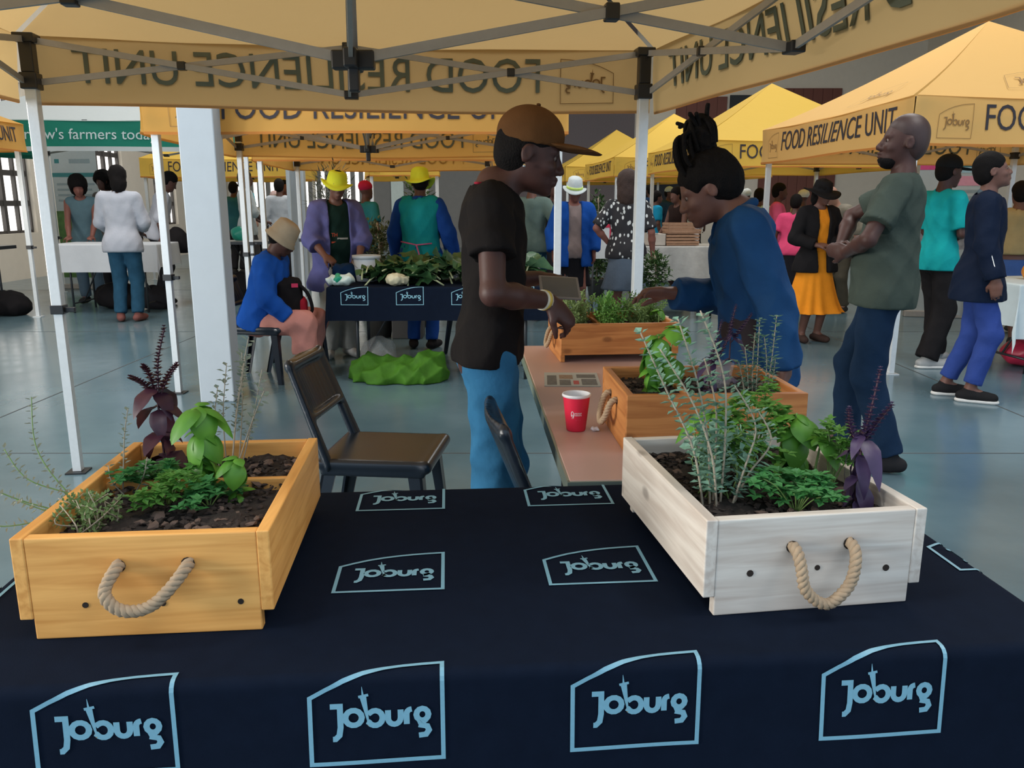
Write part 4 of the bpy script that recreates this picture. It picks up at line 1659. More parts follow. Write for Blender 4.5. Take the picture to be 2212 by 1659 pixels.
# ------------------------------------------------------------------ table of leafy greens
W1, D1 = 1.74, 0.72
L1 = Vector((-0.56, 6.32, 0))
folding_table('folding table carrying leafy greens under a navy cloth', L1, R(1.0), W1, D1, mat('white_board', (0.5, 0.5, 0.48)), DARKM, leg_m=DARKM)
cl1, cf1 = tablecloth('short navy cloth with pale emblems on the leafy greens table', L1, R(1.0), W1, D1, (0.27, 0.27, 0.27, 0.2), NAVY, fold=0.02, seed=4, nu=60, nv=30)
for u0 in (0.10, 0.53, 0.96, 1.39):
    emblem('printed_emblem', lambda x, y: cf1(u0 + 0.21 * x, -0.145 + 0.17 * y, 0.003), PRINT, cl1)

# white clothed table and bare grey tables in the left part of the hall
WCLOTH = mat('white_cloth', (0.50, 0.53, 0.56), 0.85, 0.05, 10, 0.1, 40)
GTOP = mat('grey_tabletop', (0.30, 0.31, 0.31), 0.5, 0.06)
folding_table('table beneath the white cloth by the afro haired woman', (-5.22, 10.45, 0), R(2), 1.35, 0.75, GTOP, DARKM, h=0.88)
tablecloth('white cloth over the table where the woman in white shirt stands', (-5.22, 10.45, 0), R(2), 1.35, 0.75, (0.05, 0.3, 0.36, 0.2), WCLOTH, h=0.88, fold=0.015, seed=1, nu=40, nv=20)
folding_table('bare grey folding table at left edge under barred window', (-7.1, 9.6, 0), R(2), 1.7, 0.75, GTOP, DARKM, h=0.88)
folding_table('small grey table in front of the far grey pillar', (-4.15, 11.95, 0), R(2), 1.1, 0.6, GTOP, DARKM, h=0.85)
folding_table('table under white lace cloth at right edge of hall', (4.95, 6.6, 0), R(6), 1.75, 0.75, GTOP, DARKM)
tablecloth('pale cloth hanging from the table at the right edge', (4.95, 6.6, 0), R(6), 1.75, 0.75, (0.35, 0.3, 0.45, 0.2), mat('pale_blue_white_cloth', (0.52, 0.60, 0.62), 0.85, 0.08, 12, 0.1, 40), fold=0.03, seed=5, nu=40, nv=20)
folding_table('table with crates behind the person with dreadlocks', (2.08, 9.95, 0), R(4), 1.2, 0.7, GTOP, DARKM, h=0.88)
tablecloth('crumpled grey cloth on the table with crates', (2.08, 9.95, 0), R(4), 1.2, 0.7, (0.3, 0.2, 0.42, 0.2), mat('crumpled_grey_cloth', (0.33, 0.33, 0.31), 0.6, 0.3, 9, 0.5, 20), h=0.88, fold=0.04, seed=7, nu=40, nv=20)

# ------------------------------------------------------------------ people near the tables
NEON = mat('neon_reflective', (0.55, 0.75, 0.16), 0.5, 0.25, 40)
HAIRB = mat('black_hair', (0.007, 0.006, 0.006), 0.8, 0.3, 60, 0.5, 180, spec=0.12)
BLKCLOTH = fabric('black', (0.012, 0.011, 0.012))

# man in brown cap
f = Figure('person', 'person in brown baseball cap, black tee and blue jeans holding a tablet', (-0.068, 2.60, 0), R(90), 1.675, lean=2, head=(13, 0, 0), headfwd=0.075, headz=-0.055, pelvis=(0, 0, 0.958), skin_tone='deep', vox=0.0075, slim=0.93, chest=0.98,
           arms={'R': dict(e=(-0.038, 2.36, 1.156), w=(0.114, 2.5, 1.089), d=(0.72, 0.10, -0.70), n=(-0.55, 0.55, -0.6), curl=38, thumb=25),
                 'L': dict(e=(0.007, 2.86, 1.112), w=(0.103, 2.92, 1.123), d=(0.95, -0.25, -0.12), n=(-0.1, -0.35, -0.95), curl=40, thumb=20)},
           legs={'R': dict(a=(-0.09, 0.04, 0.085), k=(-0.1, -0.6, 0.5)), 'L': dict(a=(0.09, 0.0, 0.085), k=(0.1, -0.6, 0.5))})
f.body()
f.eyes()
f.hair(HAIRB, 0.006, bump=0.006)
f.top('t_shirt', fabric('charcoal_tee', (0.0100, 0.0085, 0.0085)), infl=0.013, sleeve=0.58, hem=0.895, neck=0.070, fold=0.018, sleeve_r=0.020, seed=3, hem_out=0.002, hem_y=-0.022)
f.trousers(fabric('mid_blue_denim', (0.030, 0.135, 0.26), 0.9, 0.35), infl=0.016, to=0.98, wide=0.012, fold=0.015, seed=5)
f.shoes(fabric('dark_shoe', (0.02, 0.02, 0.022)), mat('white_rubber', (0.6, 0.6, 0.58)))
f.cap(fabric('brown_cap', (0.105, 0.048, 0.018), 0.85, 0.2), bill=0.085, drop=-0.012)
rm = MB().lathe([(0.0005, -0.004), (0.016, -0.003), (0.016, 0.003), (0.0005, 0.004)], 10)
rm.v = [tuple(f.T((-0.085 + v[0], 0.055 + v[1] * 0.8, 1.478 + v[2])) * f.s) for v in rm.v]
rm.build('red_mark', fabric('dull_red', (0.30, 0.02, 0.04)), f.root, True)
wb1 = f.cuff('R', 0.86, 0.955, 0.033, mat('pale_paper_band', (0.66, 0.62, 0.50), 0.5, 0.05), 'wristband')
MB().tube([f.arm['R'][1].lerp(f.arm['R'][2], 0.885) * f.s, f.arm['R'][1].lerp(f.arm['R'][2], 0.93) * f.s], [0.0334 * f.s] * 2, 16).build('wristband_stripe', mat('yellow_paper', (0.62, 0.45, 0.08)), wb1, True)
er = MB().lathe([(0.0005, -0.006), (0.005, -0.004), (0.006, 0), (0.004, 0.005), (0.0005, 0.007)], 8)
er.v = [tuple(f.Hd((-0.086 + v[0], 0.01 + v[1], 0.035 + v[2])) * f.s) for v in er.v]
er.build('earring', mat('bright_metal', (0.7, 0.7, 0.72), 0.2, metallic=1.0), f.root)
hw = f.root.matrix_basis @ (f.arm['L'][2] * f.s)

tb = thing('tablet', 'grey tablet held flat in the hand of man in brown cap', 'tablet', (0.169, 2.79, 1.1), R(8))
MB().box((-0.075, -0.055, -0.004), (0.065, 0.055, 0.004)).build('casing', mat('grey_tablet_case', (0.20, 0.18, 0.17), 0.4), tb, False, 0.003)
MB().box((-0.066, -0.047, 0.004), (0.056, 0.047, 0.0045)).build('screen', mat('dark_glass', (0.10, 0.10, 0.10), 0.15), tb)
tb.rotation_euler = (R(38), R(4), R(8))

# person with dreadlock bun
f = Figure('person', 'person with bunned dreadlocks in dark blue jacket reaching over the planters', (0.865, 2.86, 0), R(-98), 1.62, lean=10, head=(17, 0, 0), headfwd=0.06, headz=-0.06, skin_tone='brown', vox=0.0075, slim=0.98,
           arms={'R': dict(e=(0.836, 3.02, 1.037), w=(0.578, 2.96, 1.064), d=(-1, -0.05, 0.03), n=(0.1, -0.45, -0.9), curl=20, thumb=15),
                 'L': dict(e=(0.97, 2.72, 1.079), w=(0.901, 2.62, 0.83), d=(-0.3, 0, -0.95), n=(-1, 0.2, 0), curl=25)})
f.body()
f.eyes()
f.trousers(fabric('black_trousers', (0.012, 0.012, 0.016)), infl=0.016)
f.shoes(fabric('dark_shoe', (0.02, 0.02, 0.022)))
f.top('inner_top', fabric('taupe_top', (0.035, 0.028, 0.032)), infl=0.010, sleeve=0, hem=0.88, neck=0.07, seed=2, fold=0.004)
f.top('jacket', fabric('deep_blue_jacket', (0.010, 0.050, 0.140), 0.7, 0.25), infl=0.026, sleeve=1.93, hem=0.80, neck=0.085, open_front=0.02, fold=0.020, sleeve_r=0.016, seed=7, collar=1, hem_out=0.02, vox=0.0075)
B = Body()
B.el(f.Hd((0, 0.025, 0.125)), (0.094, 0.112, 0.104), 0.02, 'u', f.H3)
B.el(f.Hd((0, 0.065, 0.08)), (0.082, 0.078, 0.085), 0.03, 'u', f.H3)
B.folds(0.008, 90, 4)
B.el(f.Hd((0, -0.105, 0.045)), (0.092, 0.085, 0.092), 0.012, 's', f.H3)
for sg in (-1, 1):
    B.el(f.Hd((sg * 0.11, -0.01, 0.062)), (0.055, 0.038, 0.046), 0.01, 's', f.H3)
hr = f.part('hair', B, HAIRB)
B = Body()
B.el(f.Hd((0, 0.062, 0.268)), (0.052, 0.052, 0.062), 0.02, 'u', f.H3)
B.rc(f.Hd((0, 0.04, 0.19)), f.Hd((0, 0.06, 0.25)), 0.048, 0.042)
B.folds(0.016, 110, 8)
bn = link('bun', B.mesh('bun', 0.006, HAIRB, f.s), hr)
rnd = random.Random(5)
for k_ in range(20):
    a = rnd.uniform(0, 2 * math.pi)
    dv = Vector((math.cos(a) * 0.05, math.sin(a) * 0.05, 0))
    p0 = Vector((0, 0.062, 0.275)) + dv * 0.6
    kind_ = k_ % 3
    if kind_ == 0:
        keys = [p0, p0 + dv * 0.4 + Vector((0, 0, 0.05)), p0 + dv * 0.9 + Vector((0, -0.005, rnd.uniform(0.055, 0.085)))]
    elif kind_ == 1:
        dv = Vector((rnd.uniform(-0.04, 0.04), -0.055, 0))
        keys = [p0, p0 + dv + Vector((0, 0, 0.02)), p0 + dv * 1.4 + Vector((0, -0.01, -0.05)), p0 + dv * 1.45 + Vector((0, -0.004, -rnd.uniform(0.085, 0.13)))]
    else:
        keys = [Vector((0, 0.05, 0.22)) + dv, Vector((0, 0.062, 0.285)) + dv * 1.15, Vector((0, 0.062, 0.335)) + dv * 0.5, Vector((0, 0.062, 0.31)) - dv * 0.4]
    pth = [f.Hd(p) * f.s for p in smooth_path(keys, 5)]
    MB().tube(pth, [0.0075] * (len(pth) - 1) + [0.0045], 6).build('dreadlock', HAIRB, hr, True)

# man in olive tee
f = Figure('person', 'person with shaved head in olive green tee and dark jeans', (1.93, 4.22, 0), R(-122), 1.80, lean=-3, head=(-2, 22, 0), skin_tone='deep', vox=0.009, slim=1.06, chest=1.12, belly=1.12,
           arms={'L': dict(e=(1.725, 4.02, 1.207), w=(1.721, 4.22, 1.139), d=(-0.5, 0.8, 0.1), n=(0.6, 0.5, 0), curl=35), 'R': dict(e=(1.749, 4.55, 1.234), w=(1.736, 4.34, 1.157), d=(0.5, -0.7, -0.2), n=(-0.3, -0.6, -0.4), curl=35)},
           legs={'R': dict(a=(-0.13, -0.13, 0.085), k=(-0.2, -0.7, 0.5)), 'L': dict(a=(0.10, 0.12, 0.085), k=(0.1, -0.4, 0.5))})
f.body()
f.eyes()
f.hair(mat('shaved_scalp', (0.046, 0.022, 0.019), 0.5, 0.15, 60), 0.0015, bump=0)
B = Body()
B.el(f.Hd((0, -0.05, -0.005)), (0.050, 0.052, 0.045), 0.02, 'u', f.H3)
B.el(f.Hd((0, -0.06, 0.035)), (0.075, 0.09, 0.035), 0.01, 's', f.H3)
B.folds(0.005, 120, 2)
f.part('beard', B, HAIRB)
f.top('t_shirt', fabric('olive_tee', (0.050, 0.066, 0.055), 0.9, 0.18), infl=0.024, sleeve=0.72, hem=0.845, neck=0.072, fold=0.016, sleeve_r=0.02, seed=9, hem_out=0.02)
f.trousers(fabric('dark_denim', (0.010, 0.026, 0.058), 0.9, 0.3), infl=0.016, to=0.98, wide=0.008, fold=0.013)
f.shoes(fabric('dark_shoe', (0.02, 0.02, 0.022)))

# woman in orange dress
f = Figure('person', 'person in black wide brimmed hat, black jacket and orange dress', (3.063, 8.25, 0.84)[:2] + (0,), R(12), 1.60, head=(14, 12, 0), skin_tone='brown', vox=0.0125, slim=1.08, chest=1.1,
           arms={'R': dict(e=(-0.29, 0.02, 1.17), w=(-0.10, -0.17, 1.08), world=False, d=(0.9, -0.2, 0), n=(0, 0.4, -1), curl=30), 'L': dict(e=(0.30, 0.04, 1.17), w=(0.13, -0.16, 1.07), world=False, d=(-0.9, -0.2, 0), n=(0, 0.4, -1), curl=30)})
f.body()
f.eyes()
f.hair(HAIRB, 0.014, low=0.04)
OR = fabric('orange_dress', (0.78, 0.265, 0.018), 0.8, 0.12)
f.top('dress', OR, infl=0.015, sleeve=0, hem=1.0, neck=0.075, vneck=True, seed=2, hem_ball=False)
f.skirt(OR, 'skirt', 0.335, 1.08, 0.275, 0.100, 12, 0.07, ex=1.34, power=0.6)
f.top('jacket', BLKCLOTH, infl=0.036, sleeve=1.9, hem=0.78, neck=0.08, open_front=0.062, fold=0.012, flare=0.03, seed=4)
f.shoes(fabric('brown_sandal', (0.05, 0.03, 0.025)))
f.brim_hat(fabric('black_felt', (0.010, 0.010, 0.011)), crown=0.075, brim=0.095, wave=0.028, label='wide brimmed black hat')

# man in turquoise tee
f = Figure('person', 'person in turquoise tee, black cap and black trousers with folded arms', (3.639, 7.0, 0.764)[:2] + (0,), R(103), 1.76, head=(6, 0, 0), skin_tone='deep', vox=0.0115, slim=1.02,
           arms={'R': dict(e=(-0.25, 0.0, 1.14), w=(-0.02, -0.19, 1.12), world=False, d=(1, -0.1, 0), n=(0, 1, 0), curl=25), 'L': dict(e=(0.26, -0.02, 1.14), w=(0.04, -0.22, 1.16), world=False, d=(-1, -0.05, 0), n=(0, 1, 0), curl=25)},
           legs={'R': dict(a=(-0.12, 0.10, 0.085)), 'L': dict(a=(0.12, -0.18, 0.085))})
f.body()
f.eyes()
f.hair(HAIRB, 0.004, bump=0)
f.top('t_shirt', fabric('turquoise_tee', (0.008, 0.30, 0.31), 0.85, 0.15), infl=0.022, sleeve=0.85, hem=0.83, neck=0.07, fold=0.014, sleeve_r=0.016, seed=5)
f.trousers(BLKCLOTH, infl=0.018, to=1.0, wide=0.03)
f.shoes(fabric('pale_shoe', (0.35, 0.36, 0.36)), mat('white_rubber', (0.6, 0.6, 0.58)))
f.cap(fabric('black_cap', (0.010, 0.011, 0.012)), bill=0.10, drop=0.0)

# man in navy jacket
f = Figure('person', 'person in long navy jacket, blue trousers and white soled trainers', (3.286, 5.72, 0.877)[:2] + (0,), R(62), 1.715, head=(-12, 10, 0), skin_tone='brown', vox=0.009, slim=1.0,
           arms={'R': dict(e=(-0.26, 0.03, 1.15), w=(-0.27, -0.09, 0.90), world=False, d=(0.05, -0.12, -1), n=(0.9, -0.2, 0), curl=22), 'L': dict(e=(0.27, 0.05, 1.15), w=(0.25, -0.04, 0.9), world=False, d=(0, -0.1, -1), n=(-1, 0, 0), curl=22)},
           legs={'R': dict(a=(-0.08, -0.02, 0.085), toe=(0.0, -1, 0)), 'L': dict(a=(0.09, 0.14, 0.085), toe=(0.3, -1, 0))})
f.body()
f.eyes()
f.hair(HAIRB, 0.008, bump=0.005)
f.top('shirt', fabric('grey_collar', (0.09, 0.12, 0.14)), infl=0.006, sleeve=0, hem=1.32, neck=0.06, seed=3, collar=1, fold=0.004)
f.top('jacket', fabric('navy_jacket', (0.006, 0.012, 0.030), 0.75), infl=0.034, sleeve=1.96, hem=0.74, neck=0.082, fold=0.013, sleeve_r=0.016, seed=6, flare=0.015, hem_out=0.03)
f.trousers(fabric('cobalt_trousers', (0.030, 0.060, 0.24), 0.85, 0.12), infl=0.014, to=0.86, wide=0.006, fold=0.012)
f.shoes(fabric('black_trainer', (0.015, 0.015, 0.016)), mat('white_rubber', (0.6, 0.6, 0.58)))
S, e, w = f.arm['R']
cdir = Vector((-1.0, -0.25, 0)) * 0.064
MB().bar((e.lerp(w, 0.25) + cdir) * f.s, (e.lerp(w, 0.80) + cdir * 0.95) * f.s, 0.016, 0.004).build('reflective_strip', mat('silver_reflective', (0.75, 0.80, 0.80), 0.25, metallic=0.3), f.root)

# seated person in workwear
PBLUE = fabric('royal_blue_workwear', (0.010, 0.075, 0.36), 0.8, 0.15)
f = Figure('person', 'seated person in royal blue work jacket, beige bucket hat and pink trousers', (-1.985, 6.42, 0), R(82), 1.66, lean=16, head=(22, 8, 0), pelvis=(0, 0.02, 0.515), skin_tone='dark', vox=0.0115, slim=1.12, belly=1.15, chest=1.15,
           arms={'R': dict(e=(-1.914, 6.12, 0.65), w=(-1.718, 6.25, 0.508), d=(0.8, 0.1, -0.5), n=(0, 0.3, -1), curl=35), 'L': dict(e=(-2.059, 6.72, 0.636), w=(-1.81, 6.62, 0.495), d=(0.8, -0.1, -0.5), n=(0, -0.3, -1), curl=35)},
           legs={'R': dict(a=(-0.10, -0.40, 0.085), k=(-0.16, -0.5, 1.2)), 'L': dict(a=(0.12, -0.30, 0.085), k=(0.18, -0.5, 1.2))})
f.body()
f.eyes()
f.hair(HAIRB, 0.006, bump=0)
f.top('work_jacket', PBLUE, infl=0.036, sleeve=1.85, hem=0.86, neck=0.075, fold=0.016, sleeve_r=0.02, seed=8, collar=1)
f.trousers(fabric('dusty_pink_trousers', (0.50, 0.22, 0.185), 0.85, 0.1), infl=0.028, to=0.62, wide=0.03, fold=0.016, waist=1.03)
f.shoes(fabric('black_boot', (0.015, 0.015, 0.016)), mat('white_rubber', (0.6, 0.6, 0.58)))
f.brim_hat(fabric('beige_hat', (0.36, 0.29, 0.20)), crown=0.10, brim=0.030, droop=0.035, label='beige bucket hat')
f.cuff('R', -0.10, 0.10, 0.076, NEON)
bag = thing('backpack', 'black and red backpack on the lap of the seated person', 'bag', (-1.776, 6.42, 0.669), R(20))
B = Body().bx((0, 0, 0.0), (0.11, 0.12, 0.15), 0.06).folds(0.012, 40, 2)
link('body', B.mesh('body', 0.012, BLKCLOTH), bag)
B = Body().bx((0.07, -0.02, -0.08), (0.07, 0.09, 0.08), 0.04).folds(0.012, 40, 4)
link('pocket', B.mesh('pocket', 0.012, fabric('crimson', (0.33, 0.015, 0.03))), bag)
MB().tube(smooth_path([(0.06, -0.1, 0.12), (0.14, -0.13, 0.03), (0.17, -0.12, -0.1), (0.12, -0.1, -0.14)], 6), 0.014, 6).build('strap', BLKCLOTH, bag, True)
MB().box((0.02, -0.13, 0.08), (0.07, -0.115, 0.11)).build('tag', fabric('pink_tag', (0.6, 0.05, 0.12)), bag)

# neon hat woman behind the greens
NHAT = fabric('neon_hat', (0.62, 0.70, 0.05), 0.8, 0.1)
f = Figure('person', 'smiling person in neon yellow bucket hat and faded blue jacket by white bucket', (-1.60, 7.42, 0), R(28), 1.66, lean=9, head=(2, -4, 6), skin_tone='brown', vox=0.0125, slim=1.12, belly=1.2, chest=1.15,
           arms={'R': dict(e=(-1.835, 7.25, 1.047), w=(-1.617, 7.08, 0.944), d=(0.8, -0.2, -0.5), n=(0.1, 0.3, -1), curl=40), 'L': dict(e=(-1.326, 7.45, 1.059), w=(-1.358, 7.25, 0.905), d=(-0.5, -0.5, -0.5), n=(0, 0.3, -1), curl=40)})
f.body()
f.eyes()
f.hair(HAIRB, 0.006, bump=0)
t_ = f.top('tee', fabric('bottle_green_tee', (0.008, 0.026, 0.022)), infl=0.022, sleeve=0, hem=0.72, neck=0.07, seed=5)
me = text_mesh('TH', 0.05, 0.055, 0.001, mat('orange_red_print', (0.62, 0.08, 0.03))).copy()
for v in me.vertices:
    v.co = f.T((v.co.x - 0.085, -0.158 + v.co.y, 1.19 + v.co.z)) * f.s
link('printed_words', me, t_)
for z_, x0, x1, c_ in ((1.165, -0.03, 0.07, (0.4, 0.4, 0.38)), (1.13, -0.085, 0.06, (0.62, 0.08, 0.03)), (1.095, -0.085, 0.085, (0.35, 0.36, 0.35)), (1.07, -0.085, 0.08, (0.35, 0.36, 0.35))):
    mb = MB().grid(lambda u, v: f.T((x0 + (x1 - x0) * u, -0.158 - 0.004 * math.sin(u * 3), z_ + 0.016 * v)) * f.s, 6, 1)
    mb.build('printed_line', mat('print_%.2f' % c_[1], c_), t_)
f.top('work_jacket', fabric('faded_violet_blue', (0.10, 0.105, 0.27), 0.85, 0.2), infl=0.042, sleeve=1.45, hem=0.66, neck=0.08, open_front=0.095, fold=0.014, sleeve_r=0.026, seed=4, flare=0.03)
f.trousers(fabric('light_grey_trousers', (0.26, 0.27, 0.26)), infl=0.018, to=0.98, wide=0.03)
f.shoes(fabric('pale_shoe', (0.35, 0.36, 0.36)))
f.brim_hat(NHAT, crown=0.075, brim=0.060, droop=0.012, wave=0.03, label='neon yellow bucket hat')
f.cuff('R', 0.12, 0.32, 0.072, NEON)

# person in teal apron seen from behind
f = Figure('person', 'person seen from behind in teal apron over blue jacket with neon cuffs', (-0.87, 7.85, 0), R(172), 1.69, head=(10, 20, 0), skin_tone='dark', vox=0.0125, slim=1.08, chest=1.1,
           arms={'R': dict(e=(-0.27, -0.02, 1.15), w=(-0.30, -0.12, 0.92), world=False, d=(0, -0.3, -1), n=(1, 0, 0)), 'L': dict(e=(0.28, -0.02, 1.15), w=(0.28, -0.14, 0.92), world=False, d=(0, -0.3, -1), n=(-1, 0, 0))})
f.body()
f.hair(HAIRB, 0.006, bump=0)
f.top('work_jacket', fabric('deep_royal_blue', (0.008, 0.045, 0.22)), infl=0.034, sleeve=1.96, hem=0.82, neck=0.075, fold=0.012, sleeve_r=0.022, seed=4, collar=1)
ap = f.top('apron', fabric('teal_apron', (0.006, 0.20, 0.22), 0.8, 0.12), infl=0.046, sleeve=0.10, hem=0.62, neck=0.09, fold=0.014, seed=7, sleeve_r=-0.03)
PT = fabric('pink_tape', (0.45, 0.10, 0.22))
mb = MB()
mb.tube([f.T((-0.15, 0.165, 1.06)) * f.s, f.T((0.0, 0.178, 1.045)) * f.s, f.T((0.16, 0.155, 1.075)) * f.s], 0.007, 6)
mb.tube([f.T((0.0, 0.18, 1.045)) * f.s, f.T((-0.03, 0.19, 0.95)) * f.s, f.T((-0.045, 0.185, 0.86)) * f.s], 0.007, 6)
mb.build('apron_tie', PT, ap, True)
f.trousers(fabric('deep_royal_blue', (0.008, 0.045, 0.22)), infl=0.018, to=0.98)
f.shoes(BLKCLOTH)
f.brim_hat(NHAT, crown=0.085, brim=0.065, droop=0.02, wave=0.035, label='neon yellow brimmed hat')
f.cuff('R', 0.42, 0.62, 0.070, NEON)
f.cuff('L', 0.42, 0.62, 0.070, NEON)


# ------------------------------------------------------------------ people farther off
def passer(label, loc, rz, H, tone, top, bottom, hair='short', hat=None, sleeve=0.75, kind='trousers', lean=0, head=(0, 0, 0), arms=None, open_=None, shoes=(0.03, 0.03, 0.03), slim=1.0, hem=0.84, face=None, vox=0.0185, skirt=(0.45, 0.24)):
    f = Figure('person', label, (loc[0], loc[1], 0), rz, H, lean=lean, head=head, skin_tone=tone, vox=vox, slim=slim, arms=arms, face=False if face is None else face)
    f.body()
    if hair == 'short':
        f.hair(HAIRB, 0.010, bump=0.006)
    elif hair == 'afro':
        f.hair(HAIRB, 0.045, back=0.02, bump=0.02, freq=70, low=0.02)
    elif hair == 'bob':
        f.hair(HAIRB, 0.020, low=0.05)
    elif hair == 'big_brown':
        f.hair(mat('brown_hair', (0.030, 0.014, 0.010), 0.8, 0.3, 60, 0.5, 120), 0.045, back=0.01, bump=0.014, low=0.07)
    tm = top if not isinstance(top, tuple) else fabric('c_%02x%02x%02x' % tuple(int(min(1, c) * 255) for c in top), top)
    bm_ = bottom if not isinstance(bottom, tuple) else fabric('c_%02x%02x%02x' % tuple(int(min(1, c) * 255) for c in bottom), bottom)
    if open_:
        f.top('inner_top', fabric('c_%02x%02x%02x' % tuple(int(c * 255) for c in open_), open_), infl=0.022, sleeve=0, hem=0.84)
        f.top('work_jacket', tm, infl=0.044, sleeve=sleeve, hem=hem, open_front=0.075, sleeve_r=0.026, seed=3, neck=0.08)
    else:
        f.top('shirt', tm, infl=0.026, sleeve=sleeve, hem=hem, sleeve_r=0.020, seed=int(H * 100) % 9)
    if kind == 'trousers':
        f.trousers(bm_, infl=0.016, to=0.97, wide=0.01)
    else:
        f.skirt(bm_, 'skirt', skirt[0], 0.95, skirt[1] * 0.88, 0.125, 10, 0.04, ex=1.3)
    f.shoes(fabric('c_%02x%02x%02x' % tuple(int(c * 255) for c in shoes), shoes))
    if hat:
        hk, hc = hat
        hm = fabric('hat_%02x%02x%02x' % tuple(int(c * 255) for c in hc), hc)
        if hk == 'cap':
            f.cap(hm)
        elif hk == 'wrap':
            B = Body().el(f.Hd((0, 0.02, 0.15)), (0.092, 0.11, 0.085), 0.02, 'u', f.H3).folds(0.008, 60, 2)
            B.plane(f.Hd((0, 0, 0.10)), f.H3 @ Vector((0, -0.3, -1)))
            f.part('head_wrap', B, hm)
        else:
            f.brim_hat(hm, crown=0.10, brim=0.055, droop=0.01, wave=0.02, band=NEON)
    return f


fwd = lambda z1=0.95, y=-0.3: {'R': dict(e=(-0.26, -0.02, 1.15), w=(-0.14, y, z1), world=False, d=(0.2, -1, -0.2), n=(0, 0, -1)), 'L': dict(e=(0.26, -0.02, 1.15), w=(0.14, y, z1), world=False, d=(-0.2, -1, -0.2), n=(0, 0, -1))}
DEN = fabric('blue_denim', (0.022, 0.075, 0.13), 0.9, 0.35)
WSH = fabric('white_shirt', (0.40, 0.42, 0.47), 0.85, 0.08)
BSH = fabric('pale_blue_shirt', (0.36, 0.50, 0.58), 0.85, 0.08)
DKT = fabric('dark_trousers', (0.02, 0.02, 0.024))
passer('person from behind in white shirt and blue jeans at the white clothed table', (-4.62, 9.75), R(190), 1.80, 'dark', WSH, DEN, 'bob', sleeve=1.5, arms=fwd(1.0, -0.25), slim=1.1, hem=0.80, head=(12, 20, 0), lean=3, shoes=(0.2, 0.08, 0.07))
passer('person with curly hair in grey blue sleeveless top leaning on white table', (-6.02, 11.65), R(15), 1.76, 'warm', (0.10, 0.17, 0.20), (0.09, 0.14, 0.19), 'afro', sleeve=0, arms=fwd(0.90, -0.38), lean=14, head=(10, 10, 0), face=True)
passer('person with big afro standing behind the curly haired person', (-6.25, 12.8), R(-20), 1.84, 'dark', (0.10, 0.09, 0.085), DKT, 'afro', sleeve=0.6, head=(10, 0, 0))
pb = passer('person in white shirt and dark trousers carrying a black bag', (-4.98, 11.55), R(120), 1.84, 'dark', WSH, DKT, 'short', sleeve=1.2, lean=14, head=(18, 0, 0))
passer('tall person in untucked pale shirt and grey trousers facing right', (-4.45, 13.9), R(120), 1.92, 'dark', (0.50, 0.55, 0.56), (0.075, 0.07, 0.068), 'short', sleeve=1.3, arms=fwd(1.0, -0.22), hem=0.80)
passer('person from behind in loose white shirt beside the far grey pillar', (-4.12, 14.75), R(185), 1.80, 'dark', (0.46, 0.50, 0.54), DKT, 'short', sleeve=1.6, hem=0.84, slim=1.1)
passer('person in blue green top behind the tall person in pale shirt', (-5.55, 16.6), R(170), 1.80, 'dark', (0.03, 0.14, 0.19), DKT, 'short')
passer('person in bright cyan top among those by the window strips', (-6.1, 18.9), R(160), 1.95, 'light', (0.02, 0.32, 0.42), DKT, 'short')
passer('person in pinkish white top with pale hat near the window strips', (-5.3, 19.2), R(200), 1.98, 'brown', (0.50, 0.36, 0.34), DKT, None, hat=('wrap', (0.62, 0.50, 0.50)))
passer('person in cream top with reddish hair between the pale shirts', (-4.7, 17.2), R(30), 1.85, 'warm', (0.50, 0.44, 0.38), DKT, 'short')
passer('person in light shirt half hidden by the near grey pillar', (-5.15, 14.4), R(100), 1.72, 'dark', (0.42, 0.45, 0.46), (0.05, 0.03, 0.03), 'short', sleeve=1.4)
passer('person in crimson head wrap and teal top beyond the potted trees', (-1.97, 11.2), R(140), 1.66, 'dark', (0.02, 0.15, 0.17), DKT, None, hat=('wrap', (0.42, 0.02, 0.06)))
passer('person in grey blue shirt with long dark braids behind the cap wearer', (-0.30, 10.9), R(210), 1.70, 'dark', (0.16, 0.22, 0.26), DKT, 'bob')
passer('person in pale sage shirt and jeans behind the man in brown cap', (0.235, 9.85), R(165), 1.72, 'brown', (0.13, 0.19, 0.17), DEN, 'short', slim=1.08, arms={'R': dict(e=(-0.3, 0.05, 1.18), w=(-0.31, 0.0, 0.93), world=False, d=(0, 0, -1), n=(1, 0, 0)), 'L': dict(e=(0.3, 0.05, 1.18), w=(0.3, 0.0, 0.93), world=False, d=(0, 0, -1), n=(-1, 0, 0))})
f = passer('person in white and neon hat, blue work jacket and black skirt', (0.695, 9.3, 0.771)[:2], R(5), 1.64, 'warm', PBLUE, (0.012, 0.012, 0.016), 'short', hat=('brim', (0.55, 0.62, 0.64)), sleeve=1.9, kind='skirt', open_=(0.24, 0.19, 0.185), slim=1.1, hem=0.74, face=True, head=(16, 5, 0), skirt=(0.50, 0.20))
f.cuff('R', 0.5, 0.68, 0.070, NEON)
f.cuff('L', 0.5, 0.68, 0.070, NEON)
passer('person in white cap and dark top left of the white hatted woman', (0.502, 10.9, 1.03)[:2], R(60), 1.70, 'dark', (0.02, 0.02, 0.024), DKT, 'bob', hat=('wrap', (0.55, 0.58, 0.58)))
SPOT = mat('black_white_blossom_print', (0.02, 0.02, 0.025), 0.85)
nt = SPOT.node_tree
vo = nt.nodes.new('ShaderNodeTexVoronoi')
vo.inputs['Scale'].default_value = 19
tc = nt.nodes.new('ShaderNodeTexCoord')
mp = nt.nodes.new('ShaderNodeMapping')
mp.inputs['Scale'].default_value = (1.3, 1.3, 0.75)
nt.links.new(tc.outputs['Object'], mp.inputs['Vector'])
